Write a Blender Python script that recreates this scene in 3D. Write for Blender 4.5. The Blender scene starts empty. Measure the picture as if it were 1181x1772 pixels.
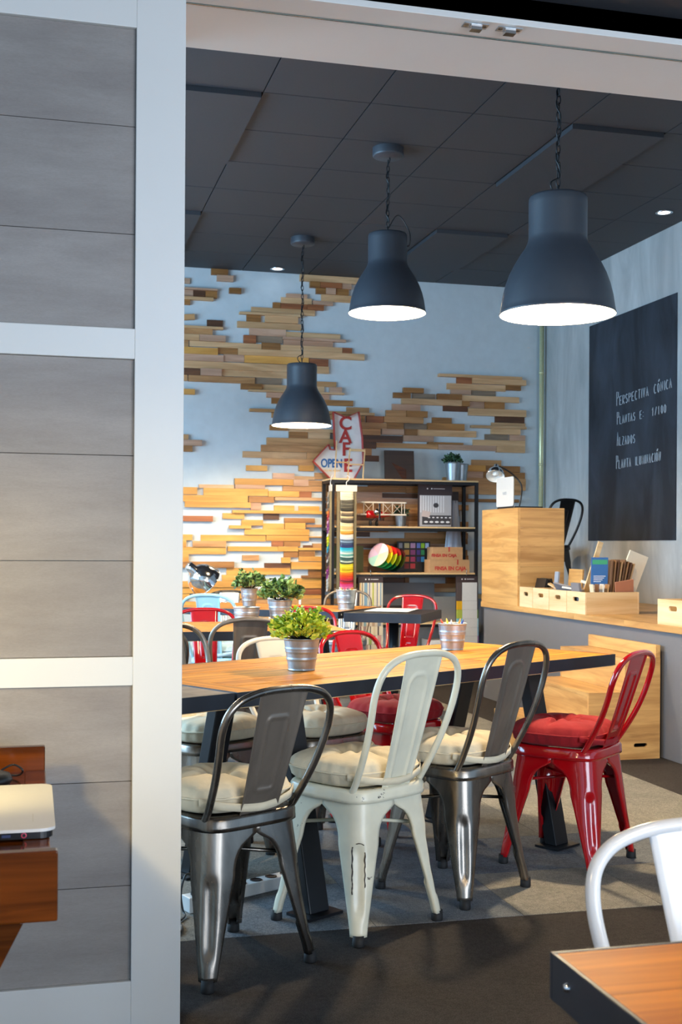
import bpy, bmesh, math, random
from mathutils import Vector, Matrix
random.seed(7)
S = bpy.context.scene
COL = S.collection
PI = math.pi

# ------------------------------------------------------------ camera
F, YAW, ROLL, Y0, CH = 2090.0, 0.2511, 0.0062, 944.0, 1.2
cam_d = bpy.data.cameras.new('camera')
cam = bpy.data.objects.new('camera', cam_d)
COL.objects.link(cam)
cam_d.sensor_fit = 'HORIZONTAL'
cam_d.sensor_width = 24.0
cam_d.lens = 24.0 * F / 1181.0
cam_d.shift_y = (Y0 - 886.0) / 1181.0
cam_d.clip_start = 0.05
cam_d.dof.use_dof = True
cam_d.dof.focus_distance = 3.9
cam_d.dof.aperture_fstop = 11.0
cam.matrix_world = Matrix.Translation((0, 0, CH)) @ Matrix.Rotation(-YAW, 4, 'Z') @ Matrix.Rotation(PI / 2, 4, 'X') @ Matrix.Rotation(ROLL, 4, 'Z')
S.camera = cam

# ------------------------------------------------------------ sky, daylight, exposure
w = bpy.data.worlds.new('daylight')
S.world = w
w.use_nodes = True
bg = w.node_tree.nodes['Background']
bg.inputs[0].default_value = (0.46, 0.70, 1.0, 1)
bg.inputs[1].default_value = 0.66
S.view_settings.view_transform = 'Standard'
S.view_settings.look = 'None'
S.view_settings.gamma = 1
S.view_settings.use_curve_mapping = False
S.view_settings.exposure = 0.90
S.cycles.use_denoising = True
S.cycles.max_bounces = 7
S.cycles.diffuse_bounces = 4
S.cycles.glossy_bounces = 3
S.cycles.sample_clamp_indirect = 6.0
S.cycles.caustics_reflective = False
S.cycles.caustics_refractive = False

def area_light(name, loc, target, sx, sy, power, col):
    d = bpy.data.lights.new(name, 'AREA'); d.shape = 'RECTANGLE'; d.size = sx; d.size_y = sy
    d.energy = power; d.color = col
    o = bpy.data.objects.new(name, d); COL.objects.link(o); o.location = loc
    o.rotation_euler = (Vector(target) - Vector(loc)).to_track_quat('-Z', 'Y').to_euler()
    return o
# daylight through the shop windows: behind the photographer and along the left side of the cafe
area_light('shopfront_daylight', (2.4, -2.2, 1.15), (1.2, 3.0, 1.5), 3.2, 2.3, 135, (0.74, 0.85, 1.0))
area_light('side_window_daylight', (-2.5, 6.8, 2.0), (3.0, 7.2, 1.6), 5.0, 2.0, 235, (0.40, 0.70, 1.0))
# warm reading lamp standing left of the desk, outside the frame
def spot(name, loc, target, power, col, ang=100, blend=.6, rad=.06):
    d = bpy.data.lights.new(name, 'SPOT'); d.energy = power; d.color = col; d.spot_size = math.radians(ang)
    d.spot_blend = blend; d.shadow_soft_size = rad
    o = bpy.data.objects.new(name, d); COL.objects.link(o); o.location = loc
    o.rotation_euler = (Vector(target) - Vector(loc)).to_track_quat('-Z', 'Y').to_euler()
    return o
spot('reading_lamp', (-0.28, 2.10, 1.06), (-0.10, 2.8, 0.75), 8, (1.0, 0.76, 0.30), 128, .8, .035)

def unit(v): return Vector(v).normalized()
def W(x, y, Y):
    """the point on the plane Y = const that the photograph shows at x, y"""
    u = x - 590.5; v = y - Y0
    a = u * math.cos(ROLL) + v * math.sin(ROLL); b = -u * math.sin(ROLL) + v * math.cos(ROLL)
    c, s = math.cos(YAW), math.sin(YAW)
    D = Vector((a / F * c + s, -a / F * s + c, -b / F)); t = Y / D.y
    return Vector((D.x * t, Y, D.z * t + CH))

# ------------------------------------------------------------ mesh helpers
class MB:
    def __init__(s): s.v = []; s.f = []; s.sm = []
    def add(s, vs, fs, smooth=False):
        n = len(s.v); s.v += [tuple(p) for p in vs]
        for f in fs: s.f.append(tuple(i + n for i in f)); s.sm.append(smooth)
        return s
    def box(s, x0, x1, y0, y1, z0, z1, M=None):
        vs = [Vector(p) for p in ((x0,y0,z0),(x1,y0,z0),(x1,y1,z0),(x0,y1,z0),(x0,y0,z1),(x1,y0,z1),(x1,y1,z1),(x0,y1,z1))]
        if M is not None: vs = [M @ p for p in vs]
        return s.add(vs, [(0,3,2,1),(4,5,6,7),(0,1,5,4),(1,2,6,5),(2,3,7,6),(3,0,4,7)])
    def bar(s, a, b, w, h, up=(0,0,1)):
        a = Vector(a); b = Vector(b); d = (b-a); L = d.length; d.normalize()
        up = Vector(up); x = d.cross(up)
        if x.length < 1e-5: x = Vector((1,0,0))
        x.normalize(); z = x.cross(d)
        M = Matrix.Translation(a) @ Matrix((x, d, z)).transposed().to_4x4()
        return s.box(-w/2, w/2, 0, L, -h/2, h/2, M)
    def tube(s, pts, r, n=8, closed=False, caps=True):
        pts = [Vector(p) for p in pts]; m = len(pts); rs = r if isinstance(r, (list, tuple)) else [r]*m
        up = None; vs = []
        for i, p in enumerate(pts):
            a = pts[(i-1) % m] if (closed or i > 0) else p
            b = pts[(i+1) % m] if (closed or i < m-1) else p
            t = (b-a).normalized()
            if up is None:
                up = Vector((0,0,1)) if abs(t.z) < .9 else Vector((1,0,0))
            up = (up - t*up.dot(t))
            if up.length < 1e-6: up = t.orthogonal()
            up.normalize(); q = t.cross(up)
            for k in range(n):
                an = 2*PI*k/n
                vs.append(p + (up*math.cos(an) + q*math.sin(an))*rs[i])
        fs = []
        R = m if closed else m-1
        for i in range(R):
            j = (i+1) % m
            for k in range(n):
                fs.append((i*n+k, i*n+(k+1) % n, j*n+(k+1) % n, j*n+k))
        s.add(vs, fs, True)
        if caps and not closed:
            o = len(s.v) - len(vs)
            s.f.append(tuple(o+k for k in range(n))[::-1]); s.sm.append(False)
            s.f.append(tuple(o+(m-1)*n+k for k in range(n))); s.sm.append(False)
        return s
    def lathe(s, prof, n=32, c=(0,0,0), M=None):
        vs = []; m = len(prof)
        for r, z in prof:
            for k in range(n):
                an = 2*PI*k/n; p = Vector((c[0]+r*math.cos(an), c[1]+r*math.sin(an), c[2]+z))
                vs.append(M @ p if M is not None else p)
        fs = []
        for i in range(m-1):
            for k in range(n):
                fs.append((i*n+k, i*n+(k+1) % n, (i+1)*n+(k+1) % n, (i+1)*n+k))
        if prof[0][0] > 1e-4 and False: pass
        s.add(vs, fs, True)
        return s
    def disc(s, c, r, n=24, M=None):
        vs = [Vector((c[0]+r*math.cos(2*PI*k/n), c[1]+r*math.sin(2*PI*k/n), c[2])) for k in range(n)]
        if M is not None: vs = [M @ p for p in vs]
        return s.add(vs, [tuple(range(n))])
    def prism(s, poly, z0, z1, M=None):
        n = len(poly)
        vs = [Vector((p[0], p[1], z0)) for p in poly] + [Vector((p[0], p[1], z1)) for p in poly]
        if M is not None: vs = [M @ p for p in vs]
        return s.add(vs, [tuple(range(n))[::-1], tuple(range(n, 2*n))] + [(i, (i+1) % n, n+(i+1) % n, n+i) for i in range(n)])
    def grid(s, P, nu, nv, smooth=True, wrap=False):
        """P(i,j) -> point, 0..nu, 0..nv"""
        vs = [P(i, j) for j in range(nv+1) for i in range(nu+1)]
        fs = [(j*(nu+1)+i, j*(nu+1)+i+1, (j+1)*(nu+1)+i+1, (j+1)*(nu+1)+i) for j in range(nv) for i in range(nu)]
        return s.add(vs, fs, smooth)
    def mesh(s, name, mat):
        me = bpy.data.meshes.new(name); me.from_pydata(s.v, [], s.f)
        me.polygons.foreach_set('use_smooth', s.sm)
        me.materials.append(mat)
        bm = bmesh.new(); bm.from_mesh(me); bmesh.ops.recalc_face_normals(bm, faces=bm.faces); bm.to_mesh(me); bm.free()
        me.update(); return me
    def build(s, name, mat, parent=None, bevel=0, solid=0, **props):
        o = bpy.data.objects.new(name, s.mesh(name, mat)); COL.objects.link(o)
        if parent: o.parent = parent
        if solid:
            m = o.modifiers.new('solid', 'SOLIDIFY'); m.thickness = solid; m.offset = 0
        if bevel:
            m = o.modifiers.new('bevel', 'BEVEL'); m.width = bevel; m.segments = 2; m.limit_method = 'ANGLE'; m.angle_limit = .6
        for k, v in props.items(): o[k] = v
        return o
def thing(name, label, cat, loc=(0,0,0), rz=0, group=None):
    o = bpy.data.objects.new(name, None); COL.objects.link(o); o.empty_display_size = .1
    o.location = loc; o.rotation_euler = (0, 0, rz); o['label'] = label; o['category'] = cat
    if group: o['group'] = group
    return o
def tag(o, label, cat, group=None):
    o['label'] = label; o['category'] = cat
    if group: o['group'] = group
    return o
def dup(o, loc, rz, label=None, group=None):
    r = o.copy(); COL.objects.link(r); r.location = loc; r.rotation_euler = (0, 0, rz)
    if label: r['label'] = label
    if group: r['group'] = group
    for ch in list(o.children):
        c = ch.copy(); COL.objects.link(c); c.parent = r
        for g in ch.children:
            d = g.copy(); COL.objects.link(d); d.parent = c
    return r
def spline(P, n=8):
    P = [Vector(p) for p in P]; out = []
    for i in range(len(P)-1):
        p0 = P[max(i-1,0)]; p1 = P[i]; p2 = P[i+1]; p3 = P[min(i+2, len(P)-1)]
        for k in range(n):
            t = k/n
            out.append(.5*((2*p1) + (-p0+p2)*t + (2*p0-5*p1+4*p2-p3)*t*t + (-p0+3*p1-3*p2+p3)*t**3))
    out.append(P[-1]); return out
def text(body, size, mat, name, parent, M, depth=.001, bold=0):
    cu = bpy.data.curves.new(name, 'FONT'); cu.body = body; cu.size = size; cu.extrude = depth; cu.align_x = 'CENTER'; cu.align_y = 'CENTER'
    cu.offset = bold
    t = bpy.data.objects.new('tmp', cu); COL.objects.link(t)
    bpy.context.view_layer.update()
    me = bpy.data.meshes.new_from_object(t.evaluated_get(bpy.context.evaluated_depsgraph_get()))
    bpy.data.objects.remove(t)
    me.transform(M); me.materials.clear(); me.materials.append(mat)
    o = bpy.data.objects.new(name, me); COL.objects.link(o); o.parent = parent
    return o
FRONT = Matrix.Rotation(PI/2, 4, 'X')      # letters upright, read from the -Y side

# ------------------------------------------------------------ materials
def lin(c): return tuple((x/12.92 if x <= .04045 else ((x+.055)/1.055)**2.4) for x in c)
def H(h): h = h.lstrip('#'); return lin(tuple(int(h[i:i+2], 16)/255 for i in (0,2,4)))
class NT:
    def __init__(s, name):
        s.m = bpy.data.materials.new(name); s.m.use_nodes = True; s.t = s.m.node_tree; s.n = s.t.nodes; s.b = s.n['Principled BSDF']
    def new(s, t, **k):
        x = s.n.new(t)
        for a, b in k.items(): setattr(x, a, b)
        return x
    def link(s, a, b): s.t.links.new(a, b)
    def coord(s, scale=(1,1,1), kind='Object', rand=True):
        tc = s.new('ShaderNodeTexCoord'); mp = s.new('ShaderNodeMapping'); mp.inputs['Scale'].default_value = scale
        s.link(tc.outputs[kind], mp.inputs['Vector'])
        if rand:
            oi = s.new('ShaderNodeObjectInfo'); mu = s.new('ShaderNodeMath', operation='MULTIPLY'); mu.inputs[1].default_value = 37.0
            s.link(oi.outputs['Random'], mu.inputs[0]); s.link(mu.outputs[0], mp.inputs['Location'])
        return mp.outputs[0]
    def noise(s, vec, scale, detail=3, rough=.5, dist=0):
        x = s.new('ShaderNodeTexNoise'); x.inputs['Scale'].default_value = scale; x.inputs['Detail'].default_value = detail
        x.inputs['Roughness'].default_value = rough; x.inputs['Distortion'].default_value = dist; s.link(vec, x.inputs['Vector']); return x.outputs['Fac']
    def ramp(s, fac, stops):
        x = s.new('ShaderNodeValToRGB'); e = x.color_ramp.elements
        e[0].position, e[0].color = stops[0][0], (*stops[0][1], 1); e[1].position, e[1].color = stops[-1][0], (*stops[-1][1], 1)
        for p, c in stops[1:-1]:
            q = e.new(p); q.color = (*c, 1)
        s.link(fac, x.inputs[0]); return x.outputs[0]
    def vary(s, col, amt=.25):
        oi = s.new('ShaderNodeObjectInfo'); mr = s.new('ShaderNodeMapRange'); mr.inputs[3].default_value = 1-amt; mr.inputs[4].default_value = 1+amt
        s.link(oi.outputs['Random'], mr.inputs[0]); hs = s.new('ShaderNodeHueSaturation')
        s.link(mr.outputs[0], hs.inputs['Value']); s.link(col, hs.inputs['Color']); return hs.outputs[0]
    def base(s, col): s.link(col, s.b.inputs['Base Color'])
    def bump(s, h, st=.2, d=.01):
        x = s.new('ShaderNodeBump'); x.inputs['Strength'].default_value = st; x.inputs['Distance'].default_value = d
        s.link(h, x.inputs['Height']); s.link(x.outputs[0], s.b.inputs['Normal'])
    def set(s, rough=.5, metal=0, **k):
        s.b.inputs['Roughness'].default_value = rough; s.b.inputs['Metallic'].default_value = metal
        for a, b in k.items(): s.b.inputs[a.replace('_', ' ')].default_value = b
        return s.m
def plain(name, col, rough=.5, metal=0, bump=0, nscale=60, vary=.06, **k):
    t = NT(name); c = H(col) if isinstance(col, str) else col
    v = t.coord(rand=False); n = t.noise(v, nscale, 3)
    t.base(t.ramp(n, [(.3, tuple(x*(1-vary) for x in c)), (.7, tuple(min(1, x*(1+vary)) for x in c))]))
    if bump: t.bump(n, bump, .003)
    return t.set(rough, metal, **k)
def wood(name, c1, c2, axis='X', rough=.45, grain=9, vary=.12, knots=False, c3=None, spec=.5):
    t = NT(name); sc = {'X': (1, 12, 12), 'Y': (12, 1, 12), 'Z': (12, 12, 1)}[axis]
    v = t.coord(sc); n = t.noise(v, grain/6, 6, .6, .7)
    a, b = H(c1), H(c2)
    stops = [(.34, b), (.5, tuple((x+y)/2 for x, y in zip(a, b))), (.66, a)]
    col = t.ramp(n, stops)
    if knots:
        v2 = t.coord({'X': (1.3, 5, 5), 'Y': (5, 1.3, 5), 'Z': (5, 5, 1.3)}[axis]); n2 = t.noise(v2, 1.6, 4, .65, .5)
        mx = t.new('ShaderNodeMix', data_type='RGBA'); t.link(t.ramp(n2, [(.60, (0,0,0)), (.73, (.8,.8,.8))]), mx.inputs[0])
        t.link(col, mx.inputs[6]); mx.inputs[7].default_value = (*H(c3 or c2), 1); col = mx.outputs[2]
    t.base(t.vary(col, vary)); t.bump(n, .08, .002)
    return t.set(rough, 0, **{'Specular IOR Level': spec})
def paint_chipped(name, col, chip, rough=.32, amt=.70):
    t = NT(name); v = t.coord((1,1,1), rand=True); n = t.noise(v, 7, 8, .72, .3)
    f = t.ramp(n, [(amt-.005, (0,0,0)), (amt+.005, (1,1,1))])
    n2 = t.noise(v, 12, 3); c = H(col)
    base = t.ramp(n2, [(.3, tuple(x*.88 for x in c)), (.6, c)])
    mx = t.new('ShaderNodeMix', data_type='RGBA'); t.link(f, mx.inputs[0]); t.link(base, mx.inputs[6]); mx.inputs[7].default_value = (*H(chip), 1)
    t.base(mx.outputs[2]); return t.set(rough, 0)
def steel(name, c1, c2, rough=.28, scale=5, metal=1.0):
    t = NT(name); v = t.coord((1,1,.35)); n = t.noise(v, scale, 5, .6, .6)
    t.base(t.ramp(n, [(.35, H(c1)), (.65, H(c2))]))
    r = t.new('ShaderNodeMapRange'); r.inputs[3].default_value = rough*.7; r.inputs[4].default_value = rough*1.5; t.link(n, r.inputs[0])
    m = t.set(rough, metal); t.link(r.outputs[0], t.b.inputs['Roughness']); return m

M = {}
M['white_plaster'] = plain('white_plaster', '#c3cccf', .8, bump=.05, nscale=14, vary=.03)
M['white_frame'] = plain('white_frame_paint', '#dcdad4', .38, nscale=6, vary=.015)
def board_mat():
    t = NT('grey_wall_board'); v = t.coord((1.0, 2.5, 5)); n = t.noise(v, 2.4, 8, .7, .15); v2 = t.coord((30, 30, 120)); n2 = t.noise(v2, 4, 4, .7)
    c = t.ramp(n, [(.3, H('#857d78')), (.5, H('#918a84')), (.7, H('#9c958f'))])
    mx = t.new('ShaderNodeMix', data_type='RGBA', blend_type='MULTIPLY'); mx.inputs[0].default_value = .3
    t.link(c, mx.inputs[6]); t.link(t.ramp(n2, [(.35, (.7,.7,.7)), (.6, (1,1,1))]), mx.inputs[7]); t.base(t.vary(mx.outputs[2], .03)); t.bump(n2, .06, .002)
    return t.set(.6)
M['board'] = board_mat()
def concrete():
    t = NT('grey_skimmed_concrete'); v = t.coord((2, 2, .6), rand=False); n = t.noise(v, 1.6, 7, .62, .6); n2 = t.noise(v, 9, 4, .6)
    c = t.ramp(n, [(.3, H('#a5a7a6')), (.5, H('#babbb9')), (.7, H('#cdcecc'))])
    mx = t.new('ShaderNodeMix', data_type='RGBA', blend_type='MULTIPLY'); mx.inputs[0].default_value = .25
    t.link(c, mx.inputs[6]); t.link(t.ramp(n2, [(.3, (.75,.75,.75)), (.65, (1,1,1))]), mx.inputs[7]); t.base(mx.outputs[2]); t.bump(n2, .06, .004)
    return t.set(.75)
M['concrete'] = concrete()
M['ceiling_tile'] = plain('charcoal_ceiling_tile', '#33353a', .62, bump=.05, nscale=90, vary=.06)
M['ceiling_gap'] = plain('dark_ceiling_gap', '#141416', .9)
def carpet(name, a, b, vary=.1):
    t = NT(name); v = t.coord((1,1,1)); n = t.noise(v, 260, 3, .7); n2 = t.noise(v, 9, 5, .6, .5); n3 = t.noise(v, 60, 3, .7)
    c = t.ramp(n, [(.34, H(a)), (.66, H(b))])
    mx = t.new('ShaderNodeMix', data_type='RGBA', blend_type='MULTIPLY'); mx.inputs[0].default_value = .45
    t.link(t.vary(c, vary), mx.inputs[6]); t.link(t.ramp(n2, [(.3, (.62,.62,.62)), (.7, (1,1,1))]), mx.inputs[7])
    m2 = t.new('ShaderNodeMix', data_type='RGBA', blend_type='MULTIPLY'); m2.inputs[0].default_value = .5
    t.link(mx.outputs[2], m2.inputs[6]); t.link(t.ramp(n3, [(.35, (.5,.5,.5)), (.6, (1,1,1))]), m2.inputs[7])
    t.base(m2.outputs[2]); t.bump(n, .5, .004); return t.set(.95, 0, **{'Specular IOR Level': .1})
M['carpet_dark'] = carpet('dark_brown_carpet', '#2c2928', '#474341', .04)
M['carpet_grey'] = carpet('grey_felt_carpet', '#67655f', '#a39e93', .10)
M['carpet_blue'] = carpet('blue_grey_felt_carpet', '#585c62', '#8a8f94', .08)
for k, (a, b) in {'L': ('#d6ad80', '#b58a5c'), 'P': ('#c8a084', '#a67e62'), 'M': ('#c4935f', '#9a6b3e'), 'O': ('#a8743c', '#7c4f22'),
                  'D': ('#6b4020', '#3f2412'), 'R': ('#a8663a', '#7c4526'), 'G': ('#8f7a64', '#6a5846'), 'Y': ('#dba352', '#bd8236')}.items():
    M['slat_'+k] = wood('slat_wood_'+k, a, b, 'X', .5, vary=.10)
M['oak'] = wood('oak_board', '#cc9f62', '#a37540', 'X', .42, knots=True, c3='#7a5028', vary=.12)
M['oak_y'] = wood('oak_board_lengthwise', '#d2a566', '#ac7e46', 'Y', .42, knots=True, c3='#7a5028', vary=.08)
M['pine'] = wood('pale_pine', '#e3c595', '#cda26a', 'X', .5, grain=6, vary=.05)
M['pine_y'] = wood('pale_pine_end', '#ecd3aa', '#d6b07c', 'Y', .5, grain=6, vary=.04)
M['table_wood'] = wood('reclaimed_table_wood', '#e09630', '#96560f', 'X', .42, knots=True, c3='#3c200c', vary=.16, spec=.25)
M['table_wood_y'] = wood('reclaimed_table_wood_cross', '#e09630', '#96560f', 'Y', .42, knots=True, c3='#3c200c', vary=.16, spec=.25)
M['acacia'] = wood('honey_table_wood', '#e68a1a', '#ac5a08', 'X', .45, knots=True, c3='#5a2c0a', vary=.10, spec=.12)
M['grey_wood'] = wood('grey_weathered_wood', '#8d7f70', '#6c5f52', 'X', .45, vary=.1)
M['walnut'] = wood('polished_walnut', '#6b340e', '#381804', 'X', .14, knots=True, c3='#1c0a03', vary=.05)
M['dark_board'] = wood('dark_brown_board', '#3c2a20', '#2a1c14', 'X', .5)
M['black_steel'] = plain('black_steel', '#141519', .42, .2)
M['blue_steel'] = plain('blued_steel_band', '#2b303a', .42, .4, nscale=8, vary=.2)
M['black_plastic'] = plain('black_plastic', '#101114', .35)
M['rubber'] = plain('black_rubber', '#0d0d0e', .7)
M['lamp_grey'] = plain('matte_grey_lamp_enamel', '#383c43', .40, nscale=20, vary=.03)
M['lamp_white'] = plain('white_lamp_enamel', '#f4f2ea', .6)
M['ch_white'] = paint_chipped('ivory_chipped_paint', '#e4dec6', '#3a3026', .3, .665)
M['ch_red'] = plain('red_gloss_paint', '#a80610', .13, nscale=5, vary=.05, **{'Coat_Weight': .6})
M['ch_gun'] = steel('raw_gunmetal', '#5a544e', '#9e958a', .25, 5, .92)
M['ch_dark'] = steel('dark_gunmetal', '#6c6157', '#8f8375', .38, 5, .45)
M['ch_cyan'] = plain('pale_blue_paint', '#9fc6d0', .3, nscale=6)
M['ch_black'] = plain('black_chair_paint', '#17181b', .35)
M['ch_pure'] = plain('white_gloss_paint', '#dcdcdc', .2, nscale=5, vary=.01)
M['ch_cream'] = plain('cream_gloss_paint', '#e6dccb', .25, nscale=5, vary=.02)
M['ch_light'] = steel('light_steel', '#aab6c4', '#d6dde6', .3)
M['galv'] = steel('galvanised_zinc', '#8f989e', '#bcc6cc', .36, 14, .8)
M['brass_pipe'] = plain('yellowish_zinc', '#dcdcae', .3, .35)
M['chrome'] = steel('chrome', '#bdbdbd', '#e6e6e6', .1, 6)
def fabric(name, col, sc=420):
    t = NT(name); v = t.coord(); n = t.noise(v, sc, 2); n2 = t.noise(v, 9, 4, .6, 1.2); c = H(col)
    t.base(t.ramp(n2, [(.3, tuple(x*.86 for x in c)), (.7, c)])); t.bump(n2, .35, .01); return t.set(.85, 0, **{'Sheen_Weight': .04})
def fset(t): return t
M['linen'] = fabric('natural_linen', '#e6d8ba')
M['red_cloth'] = fabric('red_cotton', '#960312')
M['blue_cloth'] = fabric('pale_blue_cotton', '#b8d6e2')
M['chalkboard'] = None
def chalk():
    t = NT('chalkboard_paint'); v = t.coord((.6,1,.35), rand=False); n = t.noise(v, 3.2, 6, .6, .6)
    t.base(t.ramp(n, [(.4, H('#1d2027')), (.75, H('#3b424d'))])); return t.set(.72, 0)
M['chalkboard'] = chalk()
M['chalk'] = plain('white_chalk', '#b9c0c6', .9)
M['grey_paint'] = plain('slate_grey_paint', '#68686c', .55, nscale=5, vary=.03)
M['paper'] = plain('white_paper', '#ececec', .6, vary=.01)
M['white_plastic'] = plain('white_plastic', '#cfcecb', .3, vary=.01)
M['card'] = plain('kraft_cardboard', '#b08a62', .8, nscale=30)
M['red_ink'] = plain('red_ink', '#b0302a', .6)
M['blue_ink'] = plain('blue_ink', '#1b5a94', .5)
M['red_enamel'] = plain('red_enamel_sign_edge', '#a5241c', .4)
M['sign_white'] = paint_chipped('worn_white_enamel', '#d9d8d4', '#8c7a66', .4, .72)
M['yellow_ink'] = plain('yellow_ink', '#d9a43a', .5)
def flat(name, col, rough=.6, metal=0):
    if name not in M: M[name] = plain(name, col, rough, metal, vary=.02)
    return M[name]
def emit(name, col, st):
    t = NT(name); t.b.inputs['Emission Color'].default_value = (*H(col), 1); t.b.inputs['Emission Strength'].default_value = st; t.b.inputs['Base Color'].default_value = (*H(col), 1); return t.m
M['bulb'] = emit('lit_bulb', '#ffe2b0', 30)
M['downlight'] = emit('lit_downlight', '#eef4ff', 4)
def leafmat(name, a, b, c):
    t = NT(name); g = t.new('ShaderNodeNewGeometry'); r = t.ramp(g.outputs['Random Per Island'], [(.1, H(a)), (.5, H(b)), (.9, H(c))]); t.base(r)
    return t.set(.45)
M['leaf_lime'] = leafmat('lime_leaves', '#6b8f22', '#bccc30', '#eee85a')
M['leaf_green'] = leafmat('green_leaves', '#2c4a26', '#5c8040', '#a7bd6a')
M['leaf_dark'] = leafmat('dark_leaves', '#16301c', '#2c5030', '#5a7c50')
M['rust'] = plain('bare_dark_metal', '#3a2c22', .6)
M['soil'] = plain('dark_soil', '#2a1d14', .95)
def glassmat():
    t = NT('clear_glass_edge'); t.set(.05, 0, **{'Transmission Weight': .9}); t.b.inputs['Base Color'].default_value = (.6,.8,.75,1); return t.m
M['glass'] = glassmat()
# ============================================================ SETTING
def st(o): o['kind'] = 'structure'; return o
YB, XR, ZC = 10.6, 4.68, 3.63          # back wall, right wall, cafe ceiling
XL = -2.6                              # glazed left side, hidden behind the partition
# floor: dark broadloom carpet with a field of grey carpet tiles let into it
fl = st(MB().box(-4, XR+.1, -3, YB+.1, -.1, -.006).build('floor', M['carpet_dark']))
MB().box(-3.5, XR, -3, 3.655, -.006, 0).build('dark_carpet', M['carpet_dark'], fl)
MB().box(3.06, XR, 3.655, YB, -.006, 0).build('dark_carpet', M['carpet_dark'], fl)
tile = None
for i in range(12):
    for j in range(14):
        x = 3.06 - .5*(i+1); y = 3.655 + .5*j
        if y > YB-.1: continue
        mt = M['carpet_blue'] if ((i*7+j*5+(i*j) % 3) % 5 in (1, 3)) else M['carpet_grey']
        key = 'b' if mt is M['carpet_blue'] else 'g'
        if tile is None: tile = {}
        if key not in tile:
            tile[key] = MB().box(.001, .499, .001, .499, -.006, .001).mesh('carpet_tile', mt)
        o = bpy.data.objects.new('carpet_tile', tile[key]); COL.objects.link(o); o.parent = fl; o.location = (x, y, 0)
# cafe ceiling: 60 cm tiles on a grid, some 60 x 120 panels hung slightly lower
ce = st(MB().box(XL, XR, 3.15, YB, ZC+.012, ZC+.1).build('ceiling', M['ceiling_gap']))
ct = MB().box(.0035, .5965, .0035, .5965, 0, .014).mesh('ceiling_tile', M['ceiling_tile'])
pn = MB().box(.009, .591, .009, 1.191, -.026, .012).build('lowered_ceiling_panel', M['ceiling_tile'], ce)
gx, gy = 1.1916, 6.387
low = [(-1, 0), (3, 0), (3, 4), (-1, 4)]
lowset = {(i, j+d) for i, j in low for d in (0, 1)}
for n, (i, j) in enumerate(low):
    o = pn if n == 0 else pn.copy()
    if n: COL.objects.link(o)
    o.location = (gx+.6*i, gy+.6*j, ZC)
for i in range(-7, 6):
    for j in range(-6, 8):
        x, y = gx+.6*i, gy+.6*j
        if x < XL-.1 or (i, j) in lowset: continue
        wx = min(.6, XR-x); wy = min(.6, YB-y); y0 = max(0, 3.15-y)
        if wx < .05 or wy < .05 or y0 > .5: continue
        if wx < .59 or wy < .59 or y0 > 0:
            me = MB().box(.002, wx-.002, y0+.002, wy-.002, 0, .014).mesh('ceiling_tile', M['ceiling_tile'])
        else: me = ct
        o = bpy.data.objects.new('ceiling_tile', me); COL.objects.link(o); o.parent = ce; o.location = (x, y, ZC)
# walls
wb = st(MB().box(XL, XR+.1, YB, YB+.12, 0, ZC+.1).build('wall_back', M['white_plaster']))
wr = st(MB().box(XR, XR+.12, 3.15, YB, 0, ZC+.1).build('wall_right', M['concrete']))
wl = MB().box(XL-.12, XL, 3.15, YB, 0, .55).box(XL-.12, XL, 3.15, YB, 3.1, ZC+.1)
for y in (3.2, 5.0, 6.9, 8.8, 10.55): wl.box(XL-.1, XL-.02, y-.05, y+.05, .55, 3.1)
st(wl.build('wall_left', M['white_plaster']))
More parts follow.
